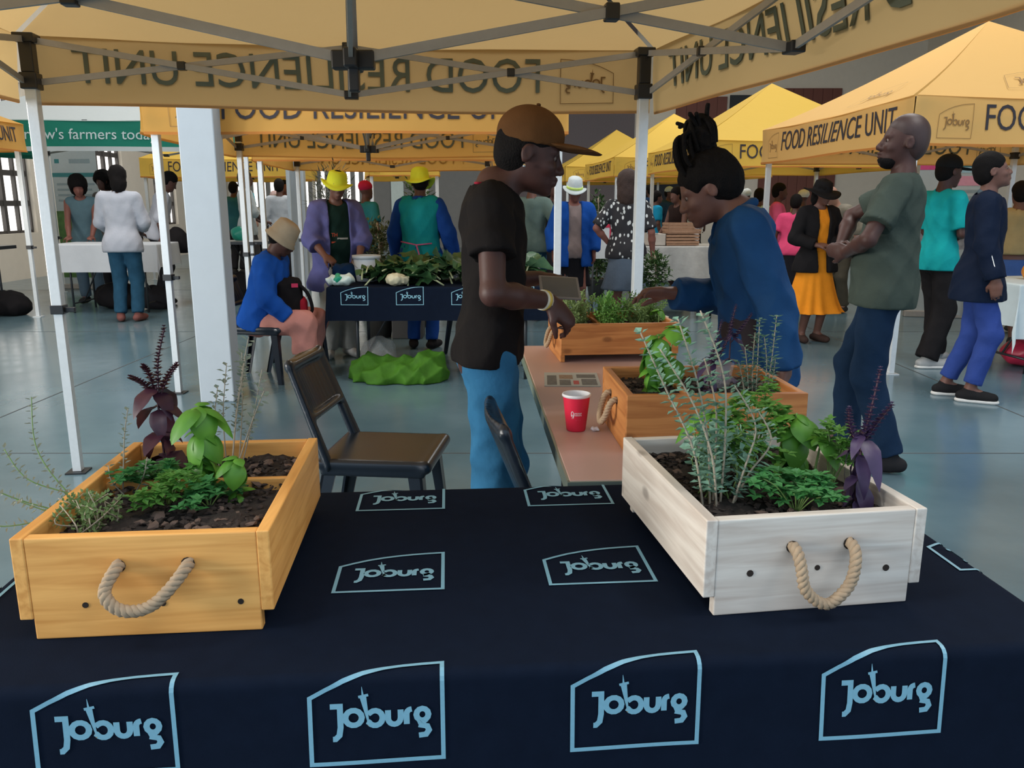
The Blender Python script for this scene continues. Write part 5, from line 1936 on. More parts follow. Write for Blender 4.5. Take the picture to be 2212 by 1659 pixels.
nt.links.new(mp.outputs['Vector'], vo.inputs['Vector'])
rp = nt.nodes.new('ShaderNodeValToRGB')
rp.color_ramp.elements[0].position = 0.26
rp.color_ramp.elements[0].color = (0.55, 0.58, 0.58, 1)
rp.color_ramp.elements[1].position = 0.33
rp.color_ramp.elements[1].color = (0.012, 0.012, 0.016, 1)
nt.links.new(vo.outputs['Distance'], rp.inputs['Fac'])
nt.links.new(rp.outputs['Color'], nt.nodes['Principled BSDF'].inputs['Base Color'])
passer('person with big brown hair in blossom print top and grey blue skirt', (1.197, 8.6, 0.817)[:2], R(165), 1.68, 'warm', SPOT, (0.085, 0.115, 0.16), 'big_brown', sleeve=0.9, kind='skirt', slim=1.12, hem=0.86, skirt=(0.52, 0.235), arms={'L': dict(e=(0.33, 0.10, 1.17), w=(0.20, -0.06, 1.02), world=False, d=(-0.5, -0.5, 0), n=(0, 0, -1)), 'R': dict(e=(-0.28, 0.05, 1.15), w=(-0.28, -0.08, 0.92), world=False, d=(0, -0.2, -1), n=(1, 0, 0))})
passer('person in bright blue shirt beyond the table with crates', (2.572, 14.8, 1.473)[:2], R(100), 1.60, 'dark', (0.01, 0.24, 0.42), (0.30, 0.30, 0.28), 'short', sleeve=0.8)
passer('person in brown sleeveless dress reaching behind the crates', (2.508, 12.3, 1.457)[:2], R(-60), 1.62, 'brown', (0.025, 0.014, 0.012), (0.025, 0.014, 0.012), 'short', sleeve=0, arms=fwd(1.0, -0.33), lean=8)
passer('person in pale turquoise shirt beside the pink dressed pair', (3.748, 12.6, 1.459)[:2], R(150), 1.60, 'dark', (0.38, 0.58, 0.62), (0.3, 0.33, 0.36), 'short', slim=1.15, sleeve=0.9)
passer('person in white cap and light blue top behind the pole', (4.116, 14.6, 1.472)[:2], R(170), 1.62, 'dark', (0.34, 0.50, 0.55), DKT, None, hat=('wrap', (0.60, 0.66, 0.66)))
passer('person in pink jacket and white skirt with tied up hair', (3.851, 12.0, 1.455)[:2], R(70), 1.66, 'dark', (0.62, 0.10, 0.22), (0.50, 0.42, 0.45), 'short', sleeve=1.5, kind='skirt', arms=fwd(1.1, -0.25))
passer('person in hot pink shirt and black skirt bending away', (3.607, 10.6, 1.389)[:2], R(150), 1.50, 'dark', (0.66, 0.07, 0.18), (0.015, 0.015, 0.018), 'short', kind='skirt', slim=1.15, lean=10)
passer('person in grey white shirt and white cap left of the black hat', (4.626, 13.2, 1.463)[:2], R(200), 1.58, 'dark', (0.33, 0.40, 0.40), DKT, None, hat=('wrap', (0.60, 0.62, 0.58)), sleeve=1.4)
passer('bald person in khaki shirt bending behind the woman in orange dress', (4.264, 10.6, 1.446)[:2], R(-60), 1.66, 'light', (0.24, 0.23, 0.19), (0.07, 0.065, 0.05), None, lean=22, sleeve=1.3, head=(20, 0, 0))
passer('person in tan top and blue skirt at right edge behind the navy jacket', (4.89, 8.0, 0.856)[:2], R(165), 1.58, 'brown', (0.40, 0.31, 0.15), (0.06, 0.13, 0.36), 'short', sleeve=1.2, kind='skirt', hem=1.0, skirt=(0.4, 0.22))
passer('person in violet top cut off by the right edge', (5.608, 8.8, 0.804)[:2], R(-100), 1.60, 'dark', (0.08, 0.05, 0.30), DKT, 'short')
passer('person in dark top in the doorway crowd beyond the blue shirt', (3.305, 17.5, 1.49)[:2], R(40), 1.72, 'dark', (0.02, 0.05, 0.10), DKT, 'short', hat=('cap', (0.35, 0.45, 0.5)))
passer('person in white top in the doorway crowd', (4.083, 18.6, 1.497)[:2], R(160), 1.75, 'dark', (0.45, 0.52, 0.55), DKT, 'short')
passer('person in navy shirt in the doorway crowd near the pole', (3.154, 19.0, 1.499)[:2], R(200), 1.80, 'dark', (0.015, 0.04, 0.10), DKT, 'short')


# ------------------------------------------------------------------ herbs
def leaf_mat(name, c, c2, rough=0.45, through=0.25):
    if name in _m:
        return _m[name]
    m, nt, b = nodes_of(name)
    N, L = nt.nodes, nt.links
    oi = N.new('ShaderNodeObjectInfo')
    tc = N.new('ShaderNodeTexCoord')
    nz = N.new('ShaderNodeTexNoise')
    nz.inputs['Scale'].default_value = 40
    L.new(tc.outputs['Object'], nz.inputs['Vector'])
    ad = N.new('ShaderNodeMath')
    ad.operation = 'MULTIPLY_ADD'
    ad.inputs[1].default_value = 0.6
    L.new(oi.outputs['Random'], ad.inputs[0])
    L.new(nz.outputs['Fac'], ad.inputs[2])
    mx = N.new('ShaderNodeMix')
    mx.data_type = 'RGBA'
    mx.inputs[6].default_value = c + (1,)
    mx.inputs[7].default_value = c2 + (1,)
    mr = N.new('ShaderNodeMapRange')
    mr.inputs['From Min'].default_value = 0.3
    mr.inputs['From Max'].default_value = 1.25
    L.new(ad.outputs[0], mr.inputs['Value'])
    L.new(mr.outputs['Result'], mx.inputs[0])
    L.new(mx.outputs[2], b.inputs['Base Color'])
    b.inputs['Roughness'].default_value = rough
    b.inputs['Specular IOR Level'].default_value = 0.45
    tr = N.new('ShaderNodeBsdfTranslucent')
    L.new(mx.outputs[2], tr.inputs['Color'])
    ms = N.new('ShaderNodeMixShader')
    ms.inputs[0].default_value = through
    L.new(b.outputs['BSDF'], ms.inputs[1])
    L.new(tr.outputs['BSDF'], ms.inputs[2])
    L.new(ms.outputs['Shader'], N['Material Output'].inputs['Surface'])
    _m[name] = m
    return m


BASIL = leaf_mat('basil_leaf', (0.075, 0.24, 0.025), (0.14, 0.36, 0.04))
PURP = leaf_mat('purple_leaf', (0.030, 0.012, 0.028), (0.085, 0.022, 0.035), 0.4, 0.15)
PURP2 = leaf_mat('violet_leaf', (0.035, 0.020, 0.055), (0.075, 0.045, 0.115), 0.4, 0.15)
SAGE = leaf_mat('silver_leaf', (0.11, 0.25, 0.17), (0.22, 0.38, 0.28), 0.6, 0.2)
DRYH = leaf_mat('pale_dry_leaf', (0.20, 0.25, 0.19), (0.32, 0.36, 0.29), 0.7, 0.2)
THYME = leaf_mat('thyme_leaf', (0.10, 0.19, 0.05), (0.20, 0.28, 0.10), 0.6, 0.2)
PARS = leaf_mat('parsley_leaf', (0.06, 0.20, 0.030), (0.14, 0.33, 0.06), 0.5, 0.25)
PARSB = leaf_mat('blue_green_parsley_leaf', (0.035, 0.19, 0.045), (0.09, 0.30, 0.09), 0.5, 0.25)
GREENS = leaf_mat('spinach_leaf', (0.018, 0.065, 0.022), (0.055, 0.14, 0.05), 0.5, 0.1)
RIB = mat('pale_leaf_rib', (0.42, 0.48, 0.28), 0.6)
STEMG = mat('green_stem', (0.16, 0.26, 0.07), 0.6)
STEMP = mat('purple_stem', (0.07, 0.025, 0.04), 0.6)
STEMW = mat('woody_stem', (0.36, 0.30, 0.22), 0.75)


def leaf(name, m, Ln, W, cup=0.25, droop=0.35, puff=0.0, wavy=0.0, n=7, k=4, tip=0.7):
    """pointed oval leaf along +X, blade in XY, tip bending down"""
    vs, fs = [], []
    for i in range(n + 1):
        t = i / n
        w = W * 0.5 * (math.sin(math.pi * min(1, t ** tip)) ** 0.8 if 0 < t < 1 else 0.02)
        a = -droop * t
        x = Ln * t * math.cos(a * 0.6)
        z = Ln * t * math.sin(a)
        for j in range(k + 1):
            s = -1 + 2 * j / k
            zz = cup * w * abs(s) ** 1.5 - puff * w * (1 - s * s) * -1 - 0.12 * w * (1 if s == 0 else 0)
            zz += wavy * w * math.sin(t * 14 + (2 if s > 0 else 0)) * abs(s)
            vs.append((x, w * s, z + zz))
    for i in range(n):
        for j in range(k):
            fs.append((i * (k + 1) + j, (i + 1) * (k + 1) + j, (i + 1) * (k + 1) + j + 1, i * (k + 1) + j + 1))
    mb = MB().add(vs, fs)
    return mb.mesh(name, m, True)


LF = {
    'basil': leaf('leaf', BASIL, 0.066, 0.058, -0.22, 0.75, 0.30, 0.0, 8, 6, 0.8),
    'basil_small': leaf('leaf', BASIL, 0.040, 0.031, -0.2, 0.6, 0.25, 0.0, 6, 4, 0.8),
    'purple': leaf('leaf', PURP, 0.068, 0.044, 0.1, 0.8, 0.15, 0.12),
    'violet': leaf('leaf', PURP2, 0.066, 0.024, 0.1, 0.9, 0.1, 0.2),
    'violet_small': leaf('leaf', PURP2, 0.038, 0.017, 0.1, 0.7, 0.1, 0.2),
}


def put(me, parent, p, yaw, pitch, s=1.0, roll=0.0):
    o = link('leaf', me, parent)
    o.location = p
    o.rotation_euler = Euler((roll, -pitch, yaw), 'XYZ')
    o.scale = (s, s, s)
    return o


def mini_leaf(mb, p, d, L, W, up=Vector((0, 0, 1))):
    """a four-cornered folded leaflet"""
    d = d.normalized()
    s = d.cross(up)
    s = s.normalized() if s.length > 1e-4 else d.orthogonal().normalized()
    nrm = s.cross(d)
    mb.add([p, p + d * L * 0.45 + s * W * 0.5 + nrm * W * 0.15, p + d * L, p + d * L * 0.45 - s * W * 0.5 + nrm * W * 0.15, p + d * L * 0.5 - nrm * W * 0.05], [(0, 4, 1), (1, 4, 2), (0, 3, 4), (3, 2, 4)])


def sprigs(name, label, base, stems, m_leaf, m_stem, L=0.011, W=0.008, gap=0.012, seed=0, group=None, bare=0.15, tipfull=1.0, rad=0.0011, whorl=2, cat='plant', spread=1.0):
    """herb of thin upright stems set with pairs of small leaves; stems = lists of points relative to base"""
    rnd = random.Random(seed)
    t = thing(name, label, cat, base, 0, group)
    lf = MB()
    for pts in stems:
        pth = smooth_path(pts, 7)
        MB().tube(pth, [rad * (1.3 - 0.6 * i / len(pth)) for i in range(len(pth))], 5).build('stem', m_stem, t, True)
        tot = sum((b - a).length for a, b in zip(pth, pth[1:]))
        s = tot * bare
        acc, i = 0.0, 0
        ang = rnd.uniform(0, 6)
        while s < tot:
            while i < len(pth) - 2 and acc + (pth[i + 1] - pth[i]).length < s:
                acc += (pth[i + 1] - pth[i]).length
                i += 1
            a, b = pth[i], pth[i + 1]
            p = a.lerp(b, min(1, (s - acc) / max(1e-6, (b - a).length)))
            ax = (b - a).normalized()
            f = s / tot
            for q in range(whorl):
                an = ang + q * 2 * math.pi / whorl + rnd.uniform(-0.3, 0.3)
                e1 = ax.orthogonal().normalized()
                e2 = ax.cross(e1)
                d = (e1 * math.cos(an) + e2 * math.sin(an)) * spread + ax * rnd.uniform(0.0, 0.6)
                mini_leaf(lf, p + d * 0.002, d, L * rnd.uniform(0.7, 1.2) * (1 if f < 0.75 else tipfull), W * rnd.uniform(0.8, 1.2) * (1 if f < 0.75 else tipfull), ax)
            ang += 1.57
            s += gap * rnd.uniform(0.7, 1.3)
    o = lf.build('foliage', m_leaf, t)
    o['kind'] = 'stuff'
    return t


def parsley(label, base, r, h, m_leaf, seed=0, n=14, group='parsley clumps in the planters', fr=0.022):
    rnd = random.Random(seed)
    t = thing('parsley_plant', label, 'plant', base, 0, group)
    lf = MB()
    for i in range(n):
        a = rnd.uniform(0, 2 * math.pi)
        rr = r * rnd.uniform(0.25, 1.0)
        tip = Vector((math.cos(a) * rr, math.sin(a) * rr, h * rnd.uniform(0.45, 1.0)))
        pth = smooth_path([Vector((0, 0, -0.003)), tip * 0.55 + Vector((0, 0, h * 0.15)), tip], 5)
        MB().tube(pth, 0.0012, 5).build('stalk', STEMG, t, True)
        for k_ in range(7):
            c = tip + Vector((rnd.uniform(-1, 1), rnd.uniform(-1, 1), rnd.uniform(-0.5, 0.5))) * fr * 0.8
            for q in range(6):
                an = q * 1.05 + rnd.uniform(-0.2, 0.2)
                mini_leaf(lf, c, Vector((math.cos(an), math.sin(an), rnd.uniform(-0.4, 0.5))), fr * rnd.uniform(0.45, 0.75), fr * 0.42)
    o = lf.build('foliage', m_leaf, t)
    o['kind'] = 'stuff'
    return t


def basil(name, label, base, h, nodes, seed, big='basil', small='basil_small', m_stem=STEMG, sc=1.0, lean=(0, 0), droop=-0.5, flowers=None, fl_m=None, cat='plant', branches=1, group=None, fan=2):
    rnd = random.Random(seed)
    t = thing(name, label, cat, base, 0, group)
    for br in range(branches):
        off = Vector((rnd.uniform(-1, 1), rnd.uniform(-1, 1), 0)) * (0.03 if branches > 1 else 0)
        top = Vector((lean[0], lean[1], h * (1 - 0.18 * br))) + off * 1.4
        pth = smooth_path([Vector((0, 0, -0.004)), Vector((lean[0] * 0.3, lean[1] * 0.3, h * 0.4)) + off * 0.6, top], 6)
        MB().tube(pth, [0.0028 - 0.0012 * i / len(pth) for i in range(len(pth))], 6).build('stem', m_stem, t, True)
        ang = rnd.uniform(0, 3)
        for k_ in range(nodes):
            f = 0.30 + 0.70 * k_ / max(1, nodes - 1)
            p = pth[min(len(pth) - 1, int(f * (len(pth) - 1)))]
            for q in range(fan):
                yaw = (ang + q * math.pi if fan == 2 else R(-90) + (q - (fan - 1) / 2) * 2 * math.pi / fan + 0.35 * (k_ % 2)) + rnd.uniform(-0.3, 0.3)
                put(LF[big], t, p, yaw, droop * rnd.uniform(0.3, 1.1) + (0.35 if k_ == nodes - 1 else 0), sc * rnd.uniform(0.75, 1.15), rnd.uniform(-0.3, 0.3))
            for q in range(2):
                put(LF[small], t, p + Vector((0, 0, 0.006)), ang + 1.57 + q * math.pi + rnd.uniform(-0.4, 0.4), rnd.uniform(-0.3, 0.5), sc * rnd.uniform(0.7, 1.1))
            ang += 1.57 + rnd.uniform(-0.2, 0.2)
    for pts in (flowers or []):
        pth = smooth_path([Vector(p) for p in pts], 6)
        MB().tube(pth, 0.0016, 5).build('flower_stem', m_stem, t, True)
        fm = MB()
        tot = len(pth)
        for i in range(int(tot * 0.25), tot):
            for q in range(5):
                an = q * 1.256 + i
                d = Vector((math.cos(an), math.sin(an), 0.35))
                r_ = 0.0155 * (1 - 0.6 * i / tot)
                mini_leaf(fm, pth[i], d, r_, r_ * 0.8)
                mini_leaf(fm, pth[i] + Vector((0, 0, 0.004)), Vector((math.cos(an + 0.6), math.sin(an + 0.6), 0.8)), r_ * 0.8, r_ * 0.7)
        o = fm.build('flower_spike', fl_m, t)
    return t


V = Vector
# amber planter
basil('purple_basil', 'purple basil with three flower spikes in the amber planter', (-0.672, 1.50, 0.878), 0.165, 4, 4, 'purple', 'purple', STEMP, 0.95, (-0.004, 0.0), -0.8,
      [[(0.0, 0, 0.14), (0.004, 0, 0.21), (0.022, 0, 0.275)], [(0.0, 0, 0.13), (-0.025, 0.0, 0.165), (-0.052, 0.0, 0.180)], [(0, 0, 0.14), (0.020, 0.0, 0.18), (0.040, 0, 0.205)], [(0, 0, 0.13), (-0.02, 0.01, 0.185), (-0.03, 0.01, 0.20)]], PURP)
basil('basil_plant', 'tall bright green basil with drooping leaves in the amber planter', (-0.548, 1.365, 0.876), 0.155, 5, 9, sc=1.0, lean=(0.002, 0.004), droop=-1.15, fan=4)
basil('basil_plant', 'small basil shoot at the front of the amber planter', (-0.482, 1.34, 0.876), 0.075, 2, 5, sc=0.8, lean=(0.012, -0.02), droop=-1.0, fan=3)
parsley('parsley clump in front of the purple basil, amber planter', (-0.585, 1.30, 0.877), 0.05, 0.065, PARS, 1, 8, fr=0.026)
parsley('flat green parsley at the left of the amber planter', (-0.66, 1.41, 0.877), 0.06, 0.045, PARSB, 2, 7, fr=0.030)
parsley('parsley clump below the tall basil in the amber planter', (-0.515, 1.30, 0.877), 0.05, 0.050, PARSB, 3, 7, fr=0.026)
rnd = random.Random(3)
st = []
for x, y, tx, tz in ((0, 0, 0.055, 0.262), (0.012, 0.004, 0.035, 0.235), (-0.012, 0.01, 0.005, 0.21), (0.02, -0.012, 0.075, 0.20), (0.004, -0.01, 0.045, 0.225), (-0.02, -0.006, -0.005, 0.17), (0.012, -0.018, 0.085, 0.165)):
    st.append([V((x, y, -0.004)), V((x * 1.2 + tx * 0.35, y + 0.004, tz * 0.5)), V((tx, y + rnd.uniform(-0.02, 0.02), tz))])
sprigs('oregano_plant', 'tall pale dry oregano stems at back right of the amber planter', (-0.545, 1.50, 0.877), st, DRYH, STEMW, 0.012, 0.008, 0.011, 5, bare=0.35, tipfull=1.25)
st = [[V((0, 0, 0)), V((0.006, 0.0, 0.05)), V((0.012, 0.005, 0.11)), V((0.020, 0.01, 0.155))], [V((0.01, -0.01, 0)), V((-0.012, -0.01, 0.03)), V((-0.02, 0, 0.055))], [V((0.02, 0, 0)), V((0.04, 0.0, 0.035)), V((0.05, 0, 0.07))]]
sprigs('oregano_plant', 'thin upright oregano sprig at the left rim of the amber planter', (-0.690, 1.36, 0.877), st, DRYH, STEMW, 0.011, 0.008, 0.009, 6, bare=0.3)
st = [[V((0, 0, 0)), V((-0.05, 0.01, 0.03)), V((-0.105, 0.03, 0.10)), V((-0.115, 0.05, 0.185))], [V((0, 0, 0)), V((-0.07, -0.02, 0.015)), V((-0.16, -0.03, 0.06)), V((-0.20, -0.03, 0.13))], [V((0, 0, 0)), V((-0.06, -0.03, 0.0)), V((-0.13, -0.06, 0.0)), V((-0.19, -0.07, 0.035))],
      [V((0, 0, 0)), V((-0.05, -0.03, 0.01)), V((-0.10, -0.05, 0.04))], [V((0, 0, 0)), V((-0.04, 0.02, 0.02)), V((-0.12, 0.02, 0.05)), V((-0.16, 0.03, 0.10))]]
sprigs('oregano_plant', 'straggling oregano leaning out over the left side of the amber planter', (-0.690, 1.27, 0.880), st, DRYH, STEMG, 0.011, 0.008, 0.009, 7, bare=0.25)
st = [[V((rnd.uniform(-0.03, 0.03), rnd.uniform(-0.04, 0.05), 0)), V((rnd.uniform(-0.045, 0.03), rnd.uniform(-0.05, 0.05), 0.03)), V((rnd.uniform(-0.06, 0.03), rnd.uniform(-0.06, 0.06), rnd.uniform(0.03, 0.065)))] for _ in range(16)]
sprigs('thyme_plant', 'low thyme cushion in the front left corner of the amber planter', (-0.655, 1.19, 0.877), st, THYME, STEMW, 0.008, 0.005, 0.006, 8, bare=0.1)

# pale planter
st = []
for x, y, mx_, tx, ty, tz in ((0, 0, -0.05, -0.115, 0.02, 0.300), (0.012, 0.006, -0.02, -0.055, 0.015, 0.322), (0.030, 0.01, 0.005, -0.018, 0.02, 0.335), (0.020, -0.01, -0.03, -0.085, 0.0, 0.275), (0.045, 0.0, 0.045, 0.045, 0.02, 0.21), (0.05, 0.012, 0.06, 0.085, 0.02, 0.17), (0.02, 0.02, 0.0, 0.0, 0.05, 0.25)):
    st.append([V((x, y, -0.004)), V((x + mx_ * 0.45, y, tz * 0.35)), V((x + (mx_ + tx) * 0.42, ty * 0.7, tz * 0.68)), V((tx, ty, tz))])
sprigs('sage_plant', 'tall silver green sage on pale woody stems in the unstained planter', (0.325, 1.295, 0.876), st, SAGE, STEMW, 0.0185, 0.0145, 0.0125, 11, bare=0.12, rad=0.0018, whorl=3, tipfull=0.9)
st = [[V((rnd.uniform(-0.02, 0.04), rnd.uniform(-0.02, 0.03), 0)), V((rnd.uniform(-0.03, 0.05), rnd.uniform(-0.02, 0.04), 0.06)), V((rnd.uniform(-0.055, 0.075), rnd.uniform(-0.03, 0.05), rnd.uniform(0.08, 0.14)))] for _ in range(13)]
sprigs('sage_plant', 'bushy low sage growth at the foot of the tall sage', (0.350, 1.345, 0.876), st, SAGE, STEMG, 0.021, 0.016, 0.014, 12, bare=0.15, rad=0.0014)
basil('basil_plant', 'broad leaved basil at the back of the unstained planter', (0.525, 1.46, 0.876), 0.125, 4, 21, sc=1.0, lean=(0.005, 0), droop=-0.75, fan=3)
basil('basil_plant', 'basil with large leaf behind the tall sage in the unstained planter', (0.40, 1.53, 0.876), 0.105, 2, 22, sc=1.1, lean=(-0.01, 0), droop=-0.5, fan=3)
basil('basil_plant', 'second basil beside the purple basil in the unstained planter', (0.555, 1.42, 0.876), 0.09, 2, 24, sc=0.85, lean=(0.01, 0.0), droop=-0.6)
parsley('bright frilly parsley at the front of the unstained planter', (0.475, 1.275, 0.877), 0.06, 0.062, PARSB, 4, 14, fr=0.028)
parsley('parsley clump between the sage and basil of the unstained planter', (0.425, 1.42, 0.877), 0.075, 0.10, PARS, 5, 16, fr=0.028)
parsley('tall celery like parsley at the back of the unstained planter', (0.475, 1.53, 0.877), 0.085, 0.15, PARS, 6, 18, fr=0.026)
parsley('thin coriander stems at the right of the unstained planter', (0.575, 1.39, 0.877), 0.045, 0.135, PARS, 7, 9, fr=0.024)
basil('purple_basil', 'violet basil with narrow hanging leaves in the unstained planter', (0.575, 1.285, 0.876), 0.135, 4, 31, 'violet', 'violet_small', STEMP, 1.1, (0.008, 0.01), -0.9,
      [[(0.0, 0, 0.11), (0.02, 0.02, 0.16), (0.035, 0.03, 0.235)], [(0, 0, 0.11), (0.03, 0.02, 0.14), (0.06, 0.03, 0.175)], [(0, 0, 0.11), (-0.01, 0.02, 0.14), (-0.015, 0.02, 0.17)]], PURP2, fan=3)

# orange planter near the cup
basil('basil_plant', 'leafy basil at the left of the planter by the red cup', (0.375, 2.165, 0.872), 0.165, 4, 41, sc=1.1, lean=(0.02, 0), droop=-0.9, fan=3)
basil('basil_plant', 'basil with tall leaves in the back left of the planter by the red cup', (0.44, 2.27, 0.872), 0.165, 3, 42, sc=1.15, lean=(0.02, 0.0), droop=-0.75, fan=3)
basil('purple_basil', 'purple basil hanging over the front board of the planter by the red cup', (0.535, 2.15, 0.872), 0.10, 3, 43, 'violet', 'violet_small', STEMP, 1.0, (0.0, -0.01), -0.8, [[(0, 0, 0.08), (0.01, 0.0, 0.13), (0.025, 0.0, 0.20)], [(0, 0, 0.08), (0.03, 0, 0.12), (0.05, 0.0, 0.17)]], PURP2)
basil('purple_basil', 'dark purple basil in flower at the back of the planter by the red cup', (0.625, 2.29, 0.872), 0.14, 3, 44, 'violet', 'violet_small', STEMP, 1.0, (0, 0), -0.5, [[(0, 0, 0.12), (0.0, 0.0, 0.17), (0.01, 0.0, 0.225)], [(0, 0, 0.12), (0.03, 0, 0.16), (0.055, 0.0, 0.20)]], PURP2)
st = [[V((x, 0, 0)), V((x * 1.3, 0.005, tz * 0.5)), V((tx, 0.01, tz))] for x, tx, tz in ((-0.02, -0.035, 0.13), (0.0, 0.0, 0.205), (0.02, 0.015, 0.16), (0.03, 0.045, 0.215), (-0.01, -0.01, 0.17), (0.035, 0.05, 0.10), (-0.03, -0.05, 0.09))]
sprigs('sage_plant', 'silver sage at the right of the planter by the red cup', (0.668, 2.16, 0.872), st, SAGE, STEMW, 0.018, 0.013, 0.011, 13, bare=0.08, rad=0.0016, whorl=3)
ps = thing('plant_sleeve', 'clear plastic pot sleeve around purple basil by the red cup', 'sleeve', (0.578, 2.235, 0.870))
MB().lathe([(0.034, 0.0), (0.040, 0.04), (0.046, 0.075), (0.0455, 0.075), (0.0395, 0.04), (0.033, 0.001)], 20, cap=False).build('sleeve', clear('clear_plastic', (0.62, 0.60, 0.64), 0.14, 0.1), ps, True)

# far orange planter: low herbs
fr = random.Random(12)
for n_, (lx, ly, mt, lab) in enumerate(((0.28, 3.50, THYME, 'left'), (0.42, 3.50, PARS, 'middle'), (0.57, 3.50, THYME, 'right'))):
    st = [[V((fr.uniform(-0.06, 0.06), fr.uniform(-0.12, 0.12), 0)), V((fr.uniform(-0.07, 0.07), fr.uniform(-0.13, 0.13), 0.05)), V((fr.uniform(-0.09, 0.09), fr.uniform(-0.14, 0.14), fr.uniform(0.05, 0.13)))] for _ in range(26)]
    sprigs('thyme_plant', 'low soft herb filling the %s of the far planter under the tablet' % lab, (lx, ly, 0.872), st, mt, STEMG, 0.016, 0.010, 0.011, 50 + n_, bare=0.05)
basil('basil_plant', 'bright basil tuft at right end of the far planter', (0.62, 3.40, 0.872), 0.07, 2, 55, sc=0.9, droop=-0.5)

# ------------------------------------------------------------------ things on the bare table
cup = thing('paper_cup', 'red paper cup with white rim beside the orange planter', 'cup', (0.183, 2.235, 0.7505))
CUPR = mat('red_card', (0.68, 0.018, 0.055), 0.45, 0.05)
MB().lathe([(0.0005, 0.0), (0.026, 0.0), (0.0275, 0.003), (0.0385, 0.100)], 32, cap=False).build('cup_body', CUPR, cup, True)
MB().lathe([(0.0376, 0.098), (0.0405, 0.100), (0.0412, 0.104), (0.040, 0.1075), (0.0365, 0.107), (0.0345, 0.080), (0.0255, 0.012), (0.0005, 0.012)], 32, cap=False).build('rim', mat('white_card', (0.72, 0.72, 0.74), 0.5, 0.03), cup, True)
cw = mat('white_print', (0.75, 0.70, 0.70), 0.6)


def cupmap(x, y):
    z = 0.035 + y * 0.03
    r = 0.026 + (0.0385 - 0.026) * z / 0.1 + 0.0006
    a = R(-90) + (x - 0.5) * 1.05 - 0.05
    return Vector((r * math.cos(a), r * math.sin(a), z))


mk = MB()
ribbon(mk, arc(0.16, 0.52, 0.11, -120, 200, 14, 0.36), 0.05, cupmap)
ribbon(mk, arc(0.16, 0.42, 0.05, 0, 360, 10, 0.14), 0.04, cupmap)
ribbon(mk, [(0.16, 0.2), (0.16, -0.35)], 0.05, cupmap)
for r_, y0, hh in ((0, 0.45, 0.32), (1, -0.15, 0.18)):
    for q in range(5):
        x0 = 0.34 + q * 0.125
        if r_ == 0:
            ribbon(mk, arc(x0 + 0.04, y0 + 0.15, 0.04, 30, 330, 8, 0.15), 0.035, cupmap)
        else:
            ribbon(mk, [(x0, y0), (x0, y0 + hh)], 0.03, cupmap)
            ribbon(mk, [(x0, y0 + hh), (x0 + 0.07, y0 + hh)], 0.06, cupmap)
o = mk.build('printed_mark', cw, cup)
o['kind'] = 'stuff'
cr = random.Random(2)
B = Body().el((0, 0, 0.006), (0.013, 0.010, 0.006), 0.004).folds(0.006, 260, 2)
o = link('paper_scrap', B.mesh('paper_scrap', 0.0022, mat('white_card', (0.72, 0.72, 0.74))))
o.location = (0.236, 2.222, 0.7505)
tag(o, 'small crumpled white paper scrap beside the red cup', 'paper')
nw = thing('newspaper', 'folded printed sheet lying flat on the bare table', 'paper', (0.115, 2.80, 0.7505), R(-2))
MB().box((0, 0, 0), (0.20, 0.235, 0.002)).build('sheet', mat('newsprint', (0.42, 0.42, 0.38), 0.8, 0.08, 40), nw)
GREYP = mat('grey_photo_print', (0.12, 0.115, 0.10), 0.7, 0.6, 60)
for k_, (x0, y0, w_, h_, m_) in enumerate(((0.01, 0.02, 0.035, 0.16, GREYP), (0.055, 0.015, 0.04, 0.09, GREYP), (0.055, 0.12, 0.05, 0.07, mat('warm_photo_print', (0.25, 0.16, 0.10), 0.7, 0.6, 60)), (0.105, 0.03, 0.02, 0.06, mat('red_photo_print', (0.45, 0.06, 0.05), 0.7)), (0.135, 0.02, 0.055, 0.10, GREYP), (0.12, 0.14, 0.07, 0.06, GREYP))):
    MB().box((x0, y0, 0.002), (x0 + w_, y0 + h_, 0.0025)).build('photo', m_, nw)
tl = MB()
for k_ in range(9):
    tl.box((0.012, 0.205 + 0.0 * k_, 0.002), (0.013, 0.206, 0.0024))
pen = MB().tube([(-0.03, 0, 0), (0.028, 0, 0), (0.036, 0, 0)], [0.004, 0.004, 0.001], 8).build('pen', BLK)
pen.location = (0.145, 2.52, 1.021)
pen.rotation_euler = (0, R(35), R(10))
tag(pen, 'short black pen held by the hand with wristband', 'pen')

# ------------------------------------------------------------------ leafy greens stall
gl = [leaf('leaf', GREENS, 0.26, 0.15, 0.25, 0.45, 0.0, 0.35, 9, 6), leaf('leaf', GREENS, 0.22, 0.13, -0.2, 0.7, 0.15, 0.4, 9, 6), leaf('leaf', leaf_mat('cabbage_leaf', (0.05, 0.13, 0.07), (0.12, 0.24, 0.13)), 0.24, 0.17, 0.5, 0.3, 0.0, 0.3, 9, 6)]
rib_me = MB().tube([(-0.07, 0, 0), (0.0, 0, 0.002), (0.10, 0, -0.012), (0.2, 0, -0.06)], [0.008, 0.007, 0.004, 0.0015], 6).mesh('leaf_rib', RIB, True)
gr = random.Random(8)


def bunch(label, loc, yaw, n, s=1.0, group=None, kinds=(0, 1)):
    t = thing('spinach_bunch', label, 'vegetable', loc, yaw, group)
    for i in range(n):
        a = gr.uniform(-0.75, 0.75)
        pt = gr.uniform(0.05, 0.75)
        o = link('leaf', gl[kinds[gr.randrange(len(kinds))]], t)
        o.location = (gr.uniform(-0.02, 0.02), gr.uniform(-0.05, 0.05), 0.035 + 0.014 * i)
        o.rotation_euler = (gr.uniform(-0.6, 0.6), -pt, a)
        k_ = s * gr.uniform(0.75, 1.1)
        o.scale = (k_, k_, k_)
        if i % 3 == 0:
            r_ = link('leaf_rib', rib_me, o)
    return t


